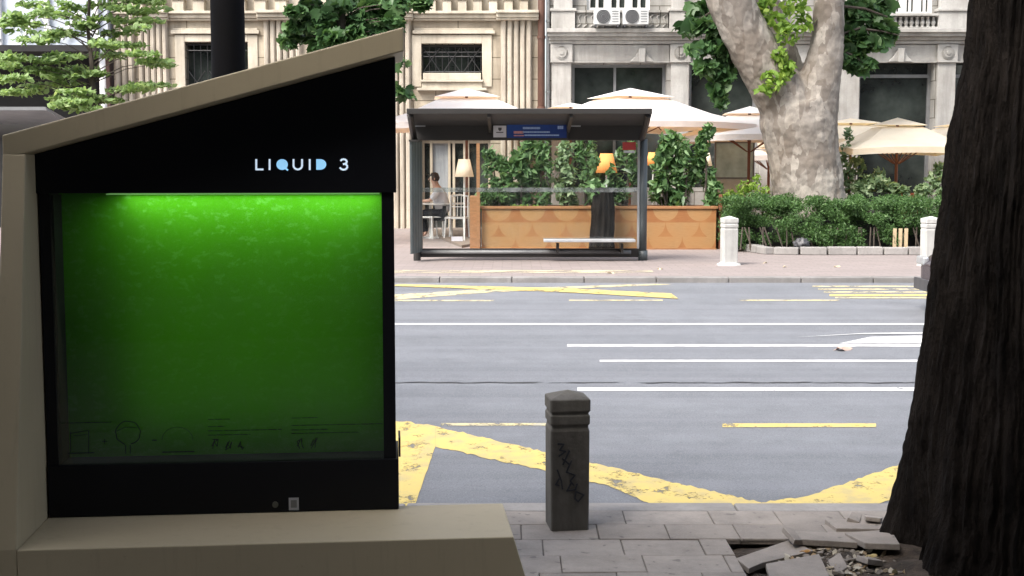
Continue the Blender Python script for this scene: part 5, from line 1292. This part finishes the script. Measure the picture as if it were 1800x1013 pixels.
slab('loose_slab', [(1346,991),(1440,977),(1474,1045),(1366,1055)], .012, (1,-1.5), 'loose grey slab lying on the soil at the bottom edge of the view')
slab('loose_slab', [(1293,980),(1388,951),(1430,970),(1340,988),(1316,997)], -.004, (1,-1.2), 'sunken slab with a long dark gap along its far edge, left of the rubble')
slab('loose_slab', [(1386,934),(1478,933),(1508,953),(1400,950)], .035, (-2,2), 'long slab overhanging the rubble behind it', .035)
slab('loose_slab', [(1484,932),(1566,930),(1582,961),(1520,955)], .055, (-3,-3), 'tilted slab leaning against the foot of the near tree', .035)
slab('loose_slab', [(1450,914),(1545,912),(1572,929),(1470,929)], .02, (1,1), 'slab lifted beside the kerb behind the rubble', .035)
slab('slab_fragment', [(1375,932),(1392,930),(1412,944),(1398,947)], .06, (6,16), 'narrow dark fragment sticking up at the far corner of the pit', .03)
slab('slab_fragment', [(1506,975),(1540,968),(1552,988),(1524,995)], .02, (-12,10), 'broken piece of slab half buried beside the near trunk', .03)
slab('slab_fragment', [(1455,985),(1478,980),(1490,996),(1466,1003)], .01, (10,-12), 'broken piece of slab in the soil at the bottom right of the rubble', .03)
slab('slab_fragment', [(1496,902),(1516,902),(1512,914),(1490,912)], .04, (8,14), 'small dark broken piece of slab on the kerb', .03)
slab('slab_fragment', [(1520,903),(1552,905),(1548,914),(1522,913)], .045, (-10,6), 'small pale broken piece of slab beside the dark one on the kerb', .025)
# rubble and leaf litter (uncountable)
bm = MB(); rr_ = random.Random(8)
for i in range(210):
    px = rr_.uniform(1405, 1545); py = rr_.uniform(955, 1005); 
    if rr_.random() < .35: px = rr_.uniform(1420,1600); py = rr_.uniform(950,1013)
    p = gr(px, py, -.02); s_ = rr_.uniform(.004,.018)*(1.0 if rr_.random() < .85 else 1.5)
    Mx = Matrix.Translation(p+Vector((0,0,s_*.4))) @ Matrix.Rotation(rr_.uniform(0,6), 4, 'Z') @ Matrix.Rotation(rr_.uniform(-.6,.6), 4, 'X')
    bm.box(-s_, s_*rr_.uniform(.5,1), -s_*.7, s_*.7, -s_*.35, s_*.4, Mx)
tag(bm.build('rubble', M['rubble'], bevel=.002, bseg=1), 'pale crumbs of stone and rubble scattered on the soil by the tree', 'rubble', kind='stuff')
o = leaves('leaf_litter', [tuple(gr(x, y, -.01))+(.16,.12,.02,1) for x, y in ((1430,965),(1470,965),(1520,975),(1560,1000),(1450,1000),(1500,1000),(1400,985))], 22, .055, 'oval', M['dryleaf'], None, 71, up=1.2, tilt=.4)
tag(o, 'dry brown and pale leaves lying on the soil of the tree pit', 'leaf litter', kind='stuff')
def scrap(name, px, py, z, size, mat, label, cat='leaf', rz=0, surf_=None):
    p = surf_ if surf_ is not None else gr(px, py, z); b = MB(); n_ = 14; vs = [(0,0,.012*size/.05)]
    for i in range(n_): a_ = 2*math.pi*i/n_; r2 = size*(.7+.3*math.sin(3*a_+1)); vs.append((r2*math.cos(a_), r2*.55*math.sin(a_), .01*math.sin(2*a_)*size/.05+.006))
    b.add(vs, [(0, 1+i, 1+(i+1) % n_) for i in range(n_)]); o = b.build(name, mat); o.location = (p.x, p.y, p.z+.004); o.rotation_euler.z = rz
    sm = o.modifiers.new('s', 'SOLIDIFY'); sm.thickness = .003
    return tag(o, label, cat)
scrap('fallen_leaf', 1476, 616, 0, .13, surf('dry_leaf_pink', (.50,.36,.30), (.42,.30,.25), 9, .7), 'crumpled pinkish-brown dry leaf lying on the road below the arrow tip', rz=.2, surf_=rd(1479,616))
scrap('orange_scrap', 1414, 972, .03, .035, surf('orange', (.45,.24,.07), (.38,.2,.06), 9, .7), 'small orange scrap among the rubble', 'litter')
scrap('fallen_leaf', 1530, 980, .0, .04, surf('yellow_leaf', (.50,.40,.18), (.42,.33,.15), 9, .7), 'pale yellow fallen leaf beside the foot of the near tree')
for i, (px, py) in enumerate(((1470,470),(1345,463),(1160,474),(1075,481),(1380,470))):
    scrap('fallen_leaf', px, py, FP, .07, surf('tan_leaf%d' % i, (.52,.44,.30), (.45,.38,.26), 9, .7), ['tan leaf on the far pavement between the white bollards, nearest the right one', 'tan leaf on the far pavement just right of the left white bollard', 'tan leaf on the far pavement right of the shelter', 'tan leaf by the far kerb in front of the shelter bench', 'tan leaf in the middle between the white bollards'][i], rz=i)
